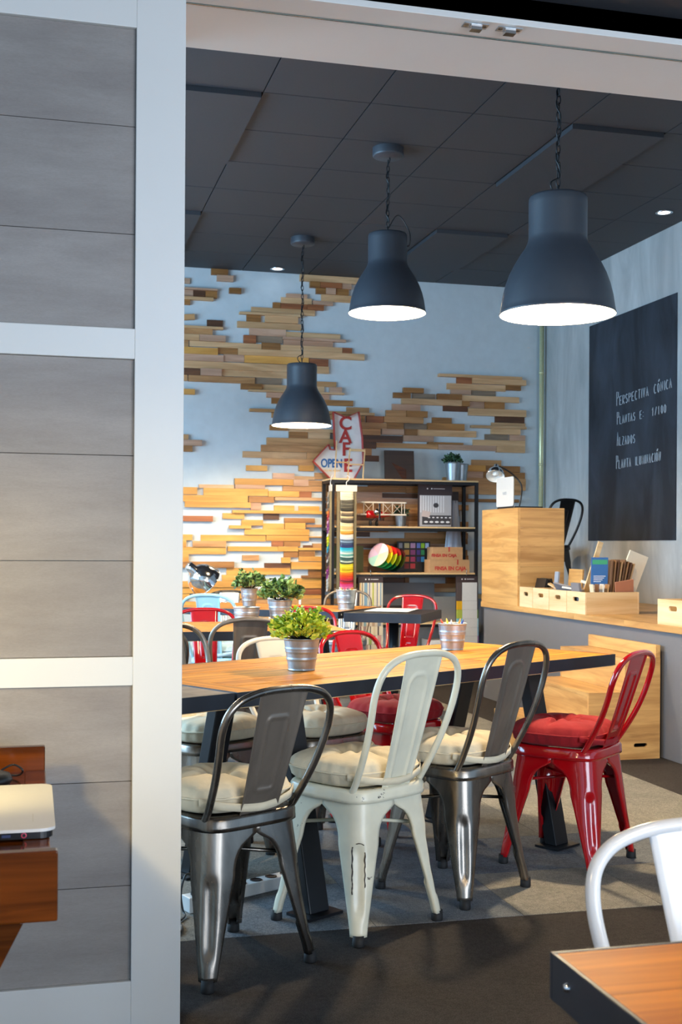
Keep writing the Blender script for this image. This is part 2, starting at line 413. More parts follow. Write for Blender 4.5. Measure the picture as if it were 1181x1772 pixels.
# timber blocks glued to the back wall, each one its own piece
SL = "1.517,1.668,3.6017,0.0526,O|2.316,2.954,3.5973,0.0575,L|1.568,1.714,3.5483,0.0526,P|2.407,2.501,3.5412,0.0537,O|2.704,2.796,3.5427,0.05,P|2.501,2.704,3.5421,0.0493,R|0.658,1.334,3.509,0.048,P|2.646,2.771,3.4894,0.0547,O|2.555,2.646,3.4897,0.0539,P|2.465,2.555,3.4879,0.0515,O|1.677,1.785,3.444,0.048,O|2.516,2.881,3.4306,0.0614,L|2.192,2.386,3.432,0.0341,P|0.74,1.576,3.4397,0.0155,P|1.469,1.572,3.3998,0.0614,O|1.362,1.469,3.4005,0.0613,D|0.951,1.362,3.4012,0.0575,P|2.146,2.429,3.3877,0.0528,L|2.437,2.625,3.3804,0.0374,P|0.296,1.195,3.358,0.0273,L|1.14,1.538,3.3555,0.0256,L|2.072,2.143,3.3386,0.0508,O|2.386,2.538,3.337,0.0478,R|2.143,2.386,3.3368,0.0475,R|0.624,1.335,3.3204,0.0429,O|1.877,2.459,3.287,0.0503,L|1.769,2.344,3.2508,0.0207,L|2.001,2.301,3.2108,0.0576,L|1.835,1.966,3.2097,0.0576,O|1.752,2.333,3.152,0.0562,L|1.484,1.626,3.1478,0.0605,D|0.27,1.377,3.1404,0.0491,M|1.861,2.194,3.0915,0.0633,P|1.005,1.626,3.1037,0.0227,L|2.194,2.693,3.0824,0.0471,L|0.579,1.533,3.067,0.0492,M|2.161,2.744,3.0468,0.0227,P|1.921,2.16,3.03,0.0582,G|1.809,1.921,3.0234,0.069,R|1.416,1.648,3.0149,0.0533,P|0.524,1.416,3.0141,0.0534,L|2.17,2.627,3.0122,0.0447,P|1.974,2.142,2.9692,0.0617,O|2.142,2.715,2.9641,0.05,L|2.715,2.807,2.9639,0.0503,R|1.33,1.974,2.9628,0.0476,L|1.042,1.323,2.9582,0.0551,M|1.76,2.921,2.9097,0.0564,L|1.582,1.76,2.9095,0.0554,O|0.738,1.582,2.8994,0.061,Y|1.631,1.817,2.8487,0.0646,P|1.817,2.404,2.848,0.0656,Y|0.447,1.631,2.8395,0.0572,P|2.408,2.585,2.8436,0.0634,R|0.673,2.592,2.7785,0.0632,L|3.629,4.453,2.778,0.0259,L|3.962,4.543,2.7392,0.0507,L|3.811,3.962,2.7372,0.0541,R|1.428,1.615,2.7157,0.0608,P|1.615,2.333,2.7175,0.0562,L|0.427,1.428,2.7145,0.0599,D|4.3,4.445,2.6886,0.0491,O|3.716,4.3,2.6805,0.0577,L|1.913,2.158,2.6592,0.0587,G|0.94,1.315,2.6578,0.0515,M|1.322,1.913,2.6568,0.0539,M|2.211,2.663,2.6524,0.0471,M|3.958,4.203,2.6264,0.0491,G|3.753,3.954,2.6289,0.044,P|3.29,3.486,2.6261,0.0458,O|1.977,2.55,2.6028,0.0506,L|1.787,1.977,2.6032,0.0517,O|2.594,2.71,2.6024,0.0504,P|3.619,3.858,2.5799,0.0523,O|3.197,3.365,2.5777,0.0494,O|3.384,3.608,2.5778,0.0493,G|3.858,4.431,2.5748,0.0527,L|1.854,2.732,2.5686,0.0154,L|2.019,2.598,2.5368,0.0467,P|0.867,1.381,2.538,0.048,Y|3.276,3.858,2.5253,0.054,L|3.858,3.936,2.5229,0.0494,O|3.936,4.088,2.5163,0.0615,P|4.088,4.282,2.5146,0.0644,O|2.066,2.821,2.4873,0.0506,O|3.681,3.927,2.4732,0.0484,D|3.186,3.457,2.4681,0.0574,P|3.927,4.512,2.4492,0.0647,L|2.757,2.971,2.4314,0.0431,M|3.321,3.525,2.4102,0.0567,O|3.127,3.321,2.4101,0.0556,M|1.865,2.867,2.3958,0.0266,M|4.195,4.494,2.3879,0.0564,D|2.868,3.016,2.3935,0.0252,L|3.575,3.768,2.36,0.0541,O|2.067,2.9,2.358,0.0441,M|3.105,3.488,2.3534,0.0561,M|2.942,3.101,2.3487,0.0587,R|2.901,2.934,2.3488,0.058,O|4.158,4.546,2.343,0.0317,L|3.526,3.885,2.3026,0.0591,O|3.951,4.537,2.3139,0.025,L|3.303,3.526,2.2987,0.0517,G|3.135,3.3,2.2951,0.0576,O|2.832,3.135,2.2927,0.0528,M|4.154,4.443,2.2748,0.0517,L|2.05,2.217,2.248,0.048,O|3.304,3.432,2.2426,0.0586,O|3.432,4.011,2.243,0.058,L|3.087,3.3,2.2394,0.0522,P|2.832,3.083,2.2361,0.0566,M|4.094,4.331,2.2216,0.0531,G|2.225,2.643,2.2286,0.0298,L|4.34,4.523,2.2207,0.0527,P|2.225,2.397,2.1854,0.056,O|2.397,2.6,2.1855,0.055,L|3.293,3.587,2.1857,0.0535,P|2.832,3.293,2.1752,0.0634,D|3.975,4.556,2.1669,0.0535,L|0.984,1.328,2.141,0.0461,M|3.529,3.874,2.1486,0.0168,O|2.023,2.644,2.1245,0.0642,M|3.04,3.633,2.1172,0.0444,M|3.633,4.206,2.1152,0.0484,P|2.833,3.04,2.1131,0.0593,D|4.206,4.491,2.1097,0.0593,L|0.628,1.446,2.0918,0.0507,P|1.973,2.586,2.062,0.0592,M|2.833,2.995,2.0522,0.0607,M|0.254,1.363,2.0393,0.0526,O|2.388,2.5,2.0031,0.057,M|1.808,2.388,2.0026,0.0559,L|2.834,3.07,1.994,0.0541,D|3.963,4.259,1.98,0.0521,M|1.981,2.456,1.9446,0.0584,M|3.848,4.096,1.925,0.0562,Y|4.096,4.44,1.9239,0.0569,O|2.316,2.457,1.8898,0.0496,Y|1.84,2.031,1.882,0.048,Y|3.879,4.077,1.8668,0.0587,P|4.08,4.52,1.8664,0.0565,O|2.464,2.588,1.8237,0.0586,M|2.078,2.277,1.8154,0.0531,P|3.68,4.584,1.8081,0.0569,M|2.274,2.465,1.8034,0.0311,L|2.582,2.653,1.7642,0.052,M|2.966,3.601,1.7644,0.0518,O|3.601,3.68,1.7615,0.0485,O|2.267,2.407,1.7591,0.056,P|1.736,2.267,1.7608,0.0547,Y|2.407,2.581,1.7578,0.0504,M|3.682,4.544,1.752,0.0537,M|2.582,3.323,1.7124,0.0505,O|3.323,3.68,1.7102,0.0525,O|1.74,2.01,1.7152,0.0347,P|1.42,1.733,1.7136,0.0307,L|2.171,2.581,1.7069,0.0468,M|3.682,4.45,1.7036,0.0416,M|0.41,1.407,1.6715,0.0629,Y|1.462,2.039,1.6663,0.0624,Y|2.56,2.785,1.6591,0.0473,M|2.785,3.096,1.6609,0.051,P|3.096,3.7,1.6602,0.0436,D|3.7,3.93,1.662,0.04,O|2.321,2.437,1.6551,0.0542,R|2.04,2.321,1.6565,0.0511,Y|3.806,4.43,1.6266,0.0292,O|2.579,2.767,1.609,0.0512,O|2.767,3.611,1.609,0.0512,P|3.611,3.805,1.6105,0.0543,D|1.863,2.093,1.6038,0.0527,O|0.204,1.856,1.6059,0.0567,Y|2.097,2.578,1.6133,0.0277,L|2.56,2.772,1.557,0.0512,O|2.772,3.079,1.557,0.0512,O|3.079,3.692,1.557,0.051,M|3.692,3.93,1.557,0.051,M|1.298,1.881,1.5524,0.0488,Y|1.881,1.976,1.5439,0.0654,P|2.094,2.279,1.5316,0.0448,Y|2.319,2.51,1.5301,0.0438,Y|2.582,2.776,1.5051,0.0511,O|2.776,3.154,1.5051,0.0511,M|3.154,3.848,1.5051,0.0513,M|1.717,2.581,1.4942,0.0265,Y|2.56,3.114,1.4531,0.0513,D|3.114,3.45,1.453,0.0512,O|1.633,1.829,1.4546,0.0511,Y|1.998,2.144,1.4527,0.0533,D|0.644,1.547,1.428,0.048,R|2.187,2.467,1.422,0.0421,O|2.56,3.346,1.4067,0.0398,M|3.346,3.609,1.4012,0.0508,M|3.609,3.93,1.4008,0.0509,M|1.801,1.995,1.3977,0.0486,Y|2.191,2.381,1.3726,0.055,Y|2.384,2.576,1.374,0.024,M|1.995,2.187,1.3687,0.0486,Y|2.56,2.732,1.3424,0.0377,M|2.732,3.157,1.354,0.061,M|3.639,3.92,1.349,0.0512,M|1.69,1.886,1.3584,0.0284,Y|1.83,2.417,1.3166,0.0535,Y|2.56,2.989,1.3017,0.0419,D|3.318,3.93,1.297,0.0512,M|0.237,1.368,1.2634,0.0511,Y|2.417,2.595,1.275,0.0099,Y|1.441,2.02,1.2599,0.0541,Y|2.024,2.416,1.2635,0.0511,Y|2.56,3.074,1.2443,0.0498,M|3.074,3.93,1.245,0.0512,O|2.185,2.339,1.2136,0.0479,O|0.963,1.314,1.2087,0.0567,Y|2.074,2.181,1.2129,0.0485,R|1.369,1.666,1.2065,0.0513,M|2.56,3.296,1.1994,0.0384,D|3.296,3.88,1.1929,0.0513,P|2.447,2.555,1.1978,0.0384,M|2.364,2.447,1.19,0.0229,D|2.132,2.317,1.1664,0.043,Y|2.317,2.596,1.1669,0.0217,Y|1.68,2.132,1.1654,0.0419,Y|0.75,1.666,1.148,0.0642,Y|2.56,2.886,1.1353,0.0399,P|2.886,3.718,1.1409,0.0511,O|3.718,3.93,1.1409,0.0512,O|2.321,2.469,1.1271,0.055,O|2.185,2.318,1.1175,0.0532,O|2.579,2.734,1.089,0.0512,M|2.734,3.212,1.089,0.0512,M|3.212,3.858,1.089,0.051,P|3.858,3.93,1.089,0.051,O|0.319,1.335,1.0835,0.0632,Y|1.81,1.961,1.086,0.048,M|2.322,2.578,1.0777,0.0423,Y|2.164,2.246,1.0655,0.0492,Y|2.56,2.723,1.0336,0.0443,M|2.723,3.209,1.037,0.0512,M|3.209,3.93,1.037,0.0514,O|2.011,2.251,1.0192,0.0417,D|1.209,1.737,1.024,0.0542,O|2.252,2.542,1.0176,0.0654,Y|2.56,2.886,0.9866,0.0481,O|2.886,3.809,0.9859,0.0493,O|3.809,3.93,0.9854,0.0503,O|1.671,2.247,0.966,0.0602,Y|2.412,2.535,0.957,0.0541,O|3.121,3.241,0.9348,0.0515,O|3.241,3.894,0.9349,0.0491,D|2.579,2.752,0.9344,0.0547,D|2.752,3.12,0.9348,0.0513,P|1.63,1.874,0.908,0.0542,Y|2.348,2.578,0.9176,0.0231,O|3.317,3.361,0.8821,0.0554,O|2.579,2.854,0.8807,0.0511,P|2.854,3.316,0.8815,0.0535,D|3.719,3.93,0.8825,0.0542,O|2.273,2.578,0.8805,0.0495,Y|1.787,1.889,0.8537,0.0528,Y|1.21,1.784,0.8534,0.0521,Y|2.198,2.578,0.835,0.04,Y|2.58,3.03,0.8349,0.039,O|3.377,3.93,0.8357,0.0378,M|3.031,3.368,0.8301,0.0477,M|1.21,1.807,0.7996,0.0541,Y|1.808,1.918,0.7997,0.0537,O|1.918,2.248,0.7936,0.0383,O|2.55,2.986,0.7999,0.0293,L|2.986,3.529,0.7901,0.0307,L|3.529,4,0.7954,0.0412,L|2.249,2.549,0.7866,0.0554,R|1.75,1.959,0.7485,0.047,Y|1.959,2.276,0.7386,0.0312,O|0.264,1.347,0.7428,0.0556,Y|2.278,2.598,0.7385,0.0307,Y|2.234,2.562,0.6965,0.0517,M|1.75,2.209,0.6964,0.0516,M|2.563,3.043,0.696,0.0505,M|3.043,3.938,0.6958,0.0509,Y|3.938,4,0.696,0.0505,O|1.75,2.067,0.6442,0.0508,M|2.067,2.545,0.6441,0.0513,M|3.284,3.855,0.644,0.0512,Y|2.11,3.146,0.5919,0.0513,L|3.146,4,0.5919,0.0513,M|1.75,2.515,0.5401,0.0508,M|2.515,3.091,0.5401,0.0507,O|3.091,3.729,0.5401,0.0507,M|3.729,4,0.5401,0.0507,M"
rs = random.Random(5)
for rec in SL.split('|'):
    a, b, z, h, t = rec.split(','); a, b, z, h = map(float, (a, b, z, h))
    if b > 4.5: b = 4.5
    th = rs.uniform(.018, .045) if t not in 'DG' else rs.uniform(.010, .02)
    if h < .03: th = .05
    tilt = .10 if (abs(z-3.14) < .02 and b < 1.45) else 0
    o = MB().box(-(b-a)/2+.001, (b-a)/2-.001, -th, 0, -h/2, h/2).build('wood_slat', M['slat_'+t], wb)
    o.location = ((a+b)/2, YB, z); o.rotation_euler = (0, -tilt, 0)
# partition of framed grey boards (in the foreground, left)
YP = 2.80
pf = MB()
PX0, PX1 = -3.0, .340
pf.box(.227, PX1, YP, YP+.045, 0, 2.62)
for z0, z1 in ((0, .198), (.876, .942), (1.6245, 1.694), (2.3845, 2.62)):
    pf.box(-.9, .227, YP, YP+.045, z0, z1)
pf.box(-1.0, -.9, YP, YP+.045, 0, 2.62); pf.box(-3.0, -1.0, YP, YP+.045, 0, 2.62)
wp = st(pf.build('wall_front', M['white_frame'], bevel=.0015))
for z0, z1 in ((.198, .415), (.415, .655), (.655, .876), (.942, 1.1615), (1.1615, 1.4035), (1.4035, 1.6245), (1.694, 1.9125), (1.9125, 2.160), (2.160, 2.3845)):
    MB().box(-.9, .227, YP+.012, YP+.04, z0+.0008, z1-.0008).build('wall_board', M['board'], wp)
MB().box(-3, .333, YP+.0455, 3.15, 0, 2.62).build('jamb', M['white_frame'], wp)
# lintel over the opening with the door track
hd = MB().box(PX1, 4.8, YP, 2.888, 2.4955, 2.57).box(PX1, 4.8, 2.892, 3.15, 2.4955, 3.75).box(PX1, 4.8, YP, 2.892, 2.51, 3.75)
tr = st(hd.build('trim_1', M['white_frame'], bevel=.001))
MB().box(PX1+.002, 4.7, 2.8882, 2.8918, 2.493, 2.51).build('glass_strip', M['glass'], tr)
for x, y in ((1.062, 2.83), (1.152, 2.83)):
    c = MB().box(x-.032, x+.032, y-.016, y+.012, 2.4935, 2.4953).build('roller_latch', M['galv'], tr)
    MB().box(x-.014, x+.014, y-.014, y+.006, 2.481, 2.4934).build('latch_bolt', M['chrome'], c)
    MB().disc((x-.023, y-.002, 2.4932), .006, 12).disc((x+.023, y-.002, 2.4932), .006, 12).build('screw', M['chrome'], c)
cn = st(MB().box(-3.0, 4.8, -3, YP-.001, 2.562, 2.70).build('ceiling_near', M['ceiling_tile'])); cn.name = 'ceiling.001'

# conduit in the corner
pc = thing('conduit_pipe', 'thin metal conduit pipe running down the corner beside the chalkboard wall', 'pipe', (4.62, 10.50, 0))
MB().tube([(0,0,.8),(0,0,3.6)], .016, 12).build('tube', M['brass_pipe'], pc)
MB().tube([(.033,.03,.8),(.033,.03,3.6)], .009, 10).build('thin_tube', M['brass_pipe'], pc)
for z in (2.83, 1.97, 1.4): MB().tube([(0,0,z-.012),(0,0,z+.012)], .021, 12).build('clamp', M['brass_pipe'], pc)

# ceiling downlights
for x, y, lb in ((2.08, 10.42, 'small round recessed downlight near the back wall, left of the pendants'), (4.43, 7.90, 'small round recessed downlight near the chalkboard wall')):
    t = thing('downlight', lb, 'light', (x, y, ZC), 0, 'recessed downlights')
    MB().lathe([(.062,-.001),(.064,-.006),(.05,-.008),(.045,0),(.03,.008)], 28).build('ring', M['chrome'], t)
    MB().disc((0,0,-.0035), .044, 24).build('lens', M['downlight'], t)

# chalkboard
cb = thing('chalkboard', 'large black chalkboard painted area with handwritten white chalk list on the right wall', 'chalkboard', (XR-.001, 8.865, 2.18))
MB().box(-.006, 0, -.73, .735, -.925, .93).build('board_surface', M['chalkboard'], cb)
G = {  # single-stroke chalk letters on a 0..1 x 0..1 cell
 'P': [[(0,0),(0,1),(.6,.95),(.65,.6),(0,.5)]], 'E': [[(.6,1),(0,.95),(0,0),(.65,.03)],[(0,.5),(.5,.52)]],
 'R': [[(0,0),(0,1),(.6,.95),(.6,.6),(0,.5),(.65,0)]], 'S': [[(.6,.9),(.3,1),(0,.8),(.1,.55),(.5,.45),(.6,.2),(.3,0),(0,.1)]],
 'C': [[(.6,.9),(.3,1),(0,.6),(.05,.2),(.3,0),(.6,.1)]], 'T': [[(0,1),(.7,1)],[(.35,1),(.35,0)]], 'I': [[(.1,0),(.12,1)]],
 'V': [[(0,1),(.3,0),(.65,1)]], 'A': [[(0,0),(.3,1),(.65,0)],[(.1,.4),(.5,.4)]], 'O': [[(.3,0),(.02,.3),(.05,.8),(.3,1),(.6,.75),(.55,.2),(.3,0)]],
 'N': [[(0,0),(.02,1),(.55,.05),(.6,1)]], 'L': [[(0,1),(0,0),(.6,0)]], 'Z': [[(0,1),(.6,.97),(0,.03),(.6,0)]], 'D': [[(0,0),(0,1),(.4,.9),(.6,.5),(.4,.1),(0,0)]],
 'U': [[(0,1),(.02,.15),(.3,0),(.55,.15),(.6,1)]], 'M': [[(0,0),(.05,1),(.35,.4),(.65,1),(.7,0)]], ':': [[(.1,.2),(.14,.26)],[(.1,.7),(.14,.76)]],
 '1': [[(0,.7),(.25,1),(.25,0)]], '/': [[(0,0),(.5,1)]], '0': [[(.3,0),(.02,.3),(.05,.8),(.3,1),(.6,.75),(.55,.2),(.3,0)]]}
def chalkline(txt, y0, z0, h, adv, rise):
    mb = MB(); y = y0; z = z0
    for k, ch in enumerate(txt):
        hh = h*(1.25 if k == 0 else .78)
        if ch in G:
            for stt in G[ch]:
                pts = [(-.0085, y - p[0]*adv*.86, z + p[1]*hh) for p in stt]
                if len(pts) > 1: mb.tube(pts, .0033, 5)
            if k+1 < len(txt) and txt[k+1] == "'":
                mb.tube([(-.0085, y-.3*adv, z+hh*1.15), (-.0085, y-.55*adv, z+hh*1.4)], .0042, 5)
        if ch != "'": y -= adv*(1.35 if ch == ' ' else (.5 if ch in 'I:' else 1))
        z += rise
    mb.build('chalk_writing', M['chalk'], cb)
chalkline("PERSPECTIVA CO'NICA", .215, .185, .092, .052, .0022)
chalkline("PLANTAS E:  1/100", .205, .030, .082, .046, .001)
chalkline("ALZADOS", .205, -.145, .088, .046, 0)
chalkline("PLANTA ILUMINACIO'N", .215, -.335, .088, .044, .0012)

# ============================================================ PENDANT LAMPS
def pendant(x, y, z, zc, label, power, tangle, chain):
    """dome pendant, rim at z, hung from the ceiling at zc"""
    t = thing('pendant_lamp', label, 'lamp', (x, y, z), 0, 'grey dome pendant lamps')
    prof = [(.235,0),(.2385,.004),(.2355,.010),(.232,.03),(.225,.075),(.214,.12),(.198,.165),(.178,.205),(.155,.243),(.135,.272),(.125,.292),(.121,.305),(.119,.318),(.1195,.45),(.119,.475),(.115,.484),(.02,.488)]
    MB().lathe(prof, 64).build('lamp_shade', M['lamp_grey'], t)
    inn = [(.235,.0005),(.229,.03),(.222,.075),(.211,.12),(.195,.165),(.175,.205),(.152,.243),(.132,.272),(.118,.30),(.115,.47),(.01,.47)]
    MB().lathe(inn, 64).build('lamp_liner', M['lamp_white'], t)
    b = MB(); b.lathe([(.001,.118),(.02,.121),(.038,.137),(.046,.162),(.041,.187),(.026,.205),(.018,.24),(.0,.24)], 20); b.build('bulb', M['bulb'], t)
    MB().lathe([(.0,.24),(.024,.24),(.024,.33),(0,.33)], 16).build('bulb_holder', M['black_plastic'], t)
    MB().lathe([(.0,-.055),(.088,-.055),(.094,-.05),(.096,-.042),(.096,0)], 40, (0,0,zc-z)).build('ceiling_rose', M['lamp_grey'], t)
    L = zc-z-.055
    ch = MB(); n = int((L-.488)/.034)
    for k in range(n):
        zz = .49+.034*k
        ring = [((.0085*math.cos(a) if k % 2 else 0), (0 if k % 2 else .0085*math.cos(a)), zz+.02+.0225*math.sin(a)) for a in [2*PI*i/8 for i in range(8)]]
        ch.tube(ring, .0026, 4, closed=True)
    ch.build('chain', M['black_steel'], t)
    pts = []
    for k in range(40):
        f = k/39; a = f*PI*2*(L-.488)/.22
        pts.append((.010*math.cos(a)+.004*math.sin(3*a), .010*math.sin(a), L - f*(L-.49)))
    if tangle: pts = pts[:-3] + [Vector(q) for q in spline([pts[-4], (.06,-.02,.60), (.125,-.04,.50), (.13,-.03,.42), (.10,.0,.43), (.05,.02,.49), (-.04,.03,.50), (-.06,0,.47)], 6)]
    else: pts = pts[:-3] + [Vector(q) for q in spline([pts[-4], (-.035,-.01,.54), (-.03,-.01,.51), (.01,0,.485)], 6)]
    MB().tube(pts, .0034, 6).build('flex_cord', M['black_plastic'], t)
    ld = bpy.data.lights.new('pendant_light', 'POINT'); ld.energy = power; ld.color = (1.0, .78, .50); ld.shadow_soft_size = .05
    lo = bpy.data.objects.new('pendant_light', ld); COL.objects.link(lo); lo.parent = t; lo.location = (0, 0, .085)
    return t
pendant(2.088, 4.585, 2.152, ZC, 'grey dome pendant lamp hanging nearest the camera, largest of the three', 110, False, True)
pendant(2.100, 7.085, 2.620, ZC, 'grey dome pendant lamp hung highest, middle of the three, with a looped cord', 95, True, True)
pendant(2.065, 9.330, 2.146, ZC, 'grey dome pendant lamp farthest back, in front of the timber wall', 48, False, True)
for (x, y, z, p, lb) in ((-.3, 6.3, 2.15, 70, 'over the second table'), (.45, 9.2, 2.15, 30, 'nearest the timber wall'), (-1.2, 9.3, 2.15, 45, 'by the side window')):
    pendant(x, y, z, ZC, 'grey dome pendant lamp behind the partition, '+lb, p, False, True)
# two unseen pendants added to warm the near room and the lower partition
pendant(1.55, .55, 2.02, 2.562, 'added unseen grey dome pendant lamp over the foreground table, above the frame', 14, False, True)
pendant(-1.3, .9, 2.02, 2.562, 'added unseen grey dome pendant lamp left of the photographer, above the frame', 30, False, True)

# ============================================================ TABLES
def long_table(name, label, org, ang, L, Wd, wood_key, band_z=.045, legs=((.40), (1.72)), rows=6, cross=True, group='trestle tables'):
    """org = front-left corner; local x along the long edge, y across"""
    t = thing(name, label, 'table', (org[0], org[1], 0), ang, group)
    ht = .76
    b = MB(); e = .006
    b.box(0, L, 0, e, ht-band_z, ht+.0005).box(0, L, Wd-e, Wd, ht-band_z, ht+.0005).box(0, e, e, Wd-e, ht-band_z, ht+.0005).box(L-e, L, e, Wd-e, ht-band_z, ht+.0005)
    bd = b.build('steel_edge_band', M['blue_steel'], t, bevel=.0008)
    bo = MB()
    for x in (.06, L*.33, L*.66, L-.06):
        bo.lathe([(0,-.003),(.006,-.0025),(.007,0)], 10, M=Matrix.Translation((x, 0, ht-.023)) @ FRONT)
    for y in (.06, Wd-.06):
        for sx, xx in ((-1, 0), (1, L)):
            bo.lathe([(0,.003),(.006,.0025),(.007,0)], 10, M=Matrix.Translation((xx, y, ht-.023)) @ Matrix.Rotation(sx*PI/2, 4, 'Y'))
    bo.build('bolt', M['galv'], bd)
    MB().box(e, L-e, e, Wd-e, ht-band_z-.003, ht-.024).build('underboard', M['pine'], t)
    rr = random.Random(int(L*100+org[0]*10))
    x0 = e; x1 = L-e
    if cross:
        for xa in (e, L-e-.10):
            n = 2
            for k in range(n):
                MB().box(xa+.0006, xa+.10-.0006, e+(Wd-2*e)/n*k+.0006, e+(Wd-2*e)/n*(k+1)-.0006, ht-.022, ht+rr.uniform(-.0006,.0006)).build('board', M[wood_key+'_y'], t)
        x0 += .10; x1 -= .10
    for k in range(rows):
        y0 = e+(Wd-2*e)/rows*k; y1 = e+(Wd-2*e)/rows*(k+1)
        cuts = [x0] + sorted([x0+(x1-x0)*c for c in ((.5+rr.uniform(-.03,.03),) if k % 2 == 0 else (.27+rr.uniform(-.05,.05), .74+rr.uniform(-.05,.05)))]) + [x1]
        for a, c in zip(cuts[:-1], cuts[1:]):
            MB().box(a+.0006, c-.0006, y0+.0006, y1-.0006, ht-.022, ht+rr.uniform(-.0008,.0008)).build('board', M[wood_key], t)
    for lx in legs:
        for sy, (yt, yf) in ((0, (.24, .09)), (1, (Wd-.24, Wd-.06))):
            a = (lx, yf, .010); c = (lx, yt, ht-band_z-.003)
            lg = MB(); y_up = Vector(c)-Vector(a)
            wdt, dep = .085, .055
            # parallelogram legs cut level at the foot and top
            vs = [(lx-wdt/2, yf-dep/2, .01), (lx+wdt/2, yf-dep/2, .01), (lx+wdt/2, yf+dep/2, .01), (lx-wdt/2, yf+dep/2, .01)]
            vt = [(p[0], p[1]+yt-yf, c[2]) for p in vs]
            lg.add(vs+vt, [(0,3,2,1),(4,5,6,7),(0,1,5,4),(1,2,6,5),(2,3,7,6),(3,0,4,7)])
            lo = lg.build('leg', M['black_steel'], t, bevel=.004)
            MB().box(lx-wdt/2-.035, lx+wdt/2+.03, yf-.06, yf+.05, .0015, .0105).build('foot_plate', M['black_steel'], lo)
        MB().box(lx-.04, lx+.04, .20, Wd-.20, ht-band_z-.035, ht-band_z-.003).build('cross_beam', M['black_steel'], t)
    return t
A1 = math.radians(29.4)
ma = long_table('trestle_table', 'long reclaimed wood table with black steel edge, in the centre under the nearest lamp', (.596, 3.554), A1, 1.993, .80, 'table_wood')
ux, uy = math.cos(A1), math.sin(A1)
M['grey_wood_y'] = M['grey_wood']
lt = long_table('trestle_table', 'grey-topped steel-edged table end joined to the left of the central wooden table', (.596-ux*.61, 3.554-uy*.61), A1, .60, .80, 'grey_wood', legs=(.2,), rows=5)
A2 = math.radians(-2)
long_table('trestle_table', 'wooden table with dark steel edge in the second row, holding two potted plants', (1.60-2.0*math.cos(A2), 6.05-2.0*math.sin(A2)), A2, 2.0, .80, 'table_wood', legs=(.35, 1.62))
A3 = math.radians(-37)
long_table('trestle_table', 'farthest wooden table with steel edge in front of the timber wall', (1.97-2.0*math.cos(A3), 7.75-2.0*math.sin(A3)), A3, 2.0, .80, 'table_wood', legs=(.35, 1.62))
# small black pedestal table
A4 = math.radians(-31)
bt = thing('pedestal_table', 'small square black pedestal table with a sheet of paper on it', 'table', (1.985, 7.66, 0), A4)
BW, BD = .52, .64
MB().box(.005, BW-.005, .005, BD-.005, .735, .757).build('tabletop', M['black_steel'], bt)
MB().box(0, BW, 0, .006, .70, .76).box(0, BW, BD-.006, BD, .70, .76).box(0, .006, .006, BD-.006, .70, .76).box(BW-.006, BW, .006, BD-.006, .70, .76).build('steel_edge_band', M['blue_steel'], bt, bevel=.001)
bo = MB()
for x in (.06, BW-.06): bo.lathe([(0,-.004),(.007,-.003),(.008,0)], 10, M=Matrix.Translation((x, 0, .73)) @ FRONT)
bo.build('bolt', M['chrome'], bt)
MB().lathe([(0,.02),(.033,.02),(.033,.735),(0,.735)], 24, (BW/2, BD/2, 0)).build('pedestal', M['black_steel'], bt)
MB().lathe([(0,.0),(.2,.0),(.205,.006),(.2,.012),(.05,.03),(0,.03)], 32, (BW/2, BD/2, 0)).build('base', M['black_steel'], bt)
pp = thing('paper_sheet', 'blank white paper sheet lying on the small black pedestal table', 'paper', (2.40, 7.93, .7605), A4+.05)
MB().box(-.15, .15, -.21, .21, 0, .0015).build('sheet', M['paper'], pp)

# foreground table, bottom right
ft = thing('corner_table', 'honey coloured wooden table with black steel edge in the bottom right foreground', 'table', (.548, -.30, 0))
FW, FD = 1.2, 1.513
b = MB(); e = .006
b.box(0, FW, FD-e, FD, .71, .7605).box(0, e, 0, FD-e, .71, .7605).box(FW-e, FW, 0, FD-e, .71, .7605).box(e, FW-e, 0, e, .71, .7605)
bd = b.build('steel_edge_band', M['blue_steel'], ft, bevel=.001)
MB().lathe([(0,.004),(.004,.0035),(.0055,0)], 12, M=Matrix.Translation((0, FD-.045, .737)) @ Matrix.Rotation(-PI/2, 4, 'Y')).build('bolt', M['chrome'], bd)
rr = random.Random(3)
for k in range(12):
    y1 = FD-e-.125*k; y0 = y1-.125
    if y0 < e: y0 = e
    for a, c in ((e, .75), (.75, FW-e)) if k % 2 else ((e, .42), (.42, FW-e)):
        MB().box(a+.0004, c-.0004, y0+.0004, y1-.0004, .735, .76+rr.uniform(-.0003,.0003)).build('board', M['acacia'], ft)
MB().box(e, FW-e, e, FD-e, .715, .7345).build('underboard', M['pine'], ft)
for x in (.12, FW-.12):
    for y in (.12, FD-.12):
        MB().box(x-.035, x+.035, y-.035, y+.035, 0, .715).build('leg', M['black_steel'], ft)

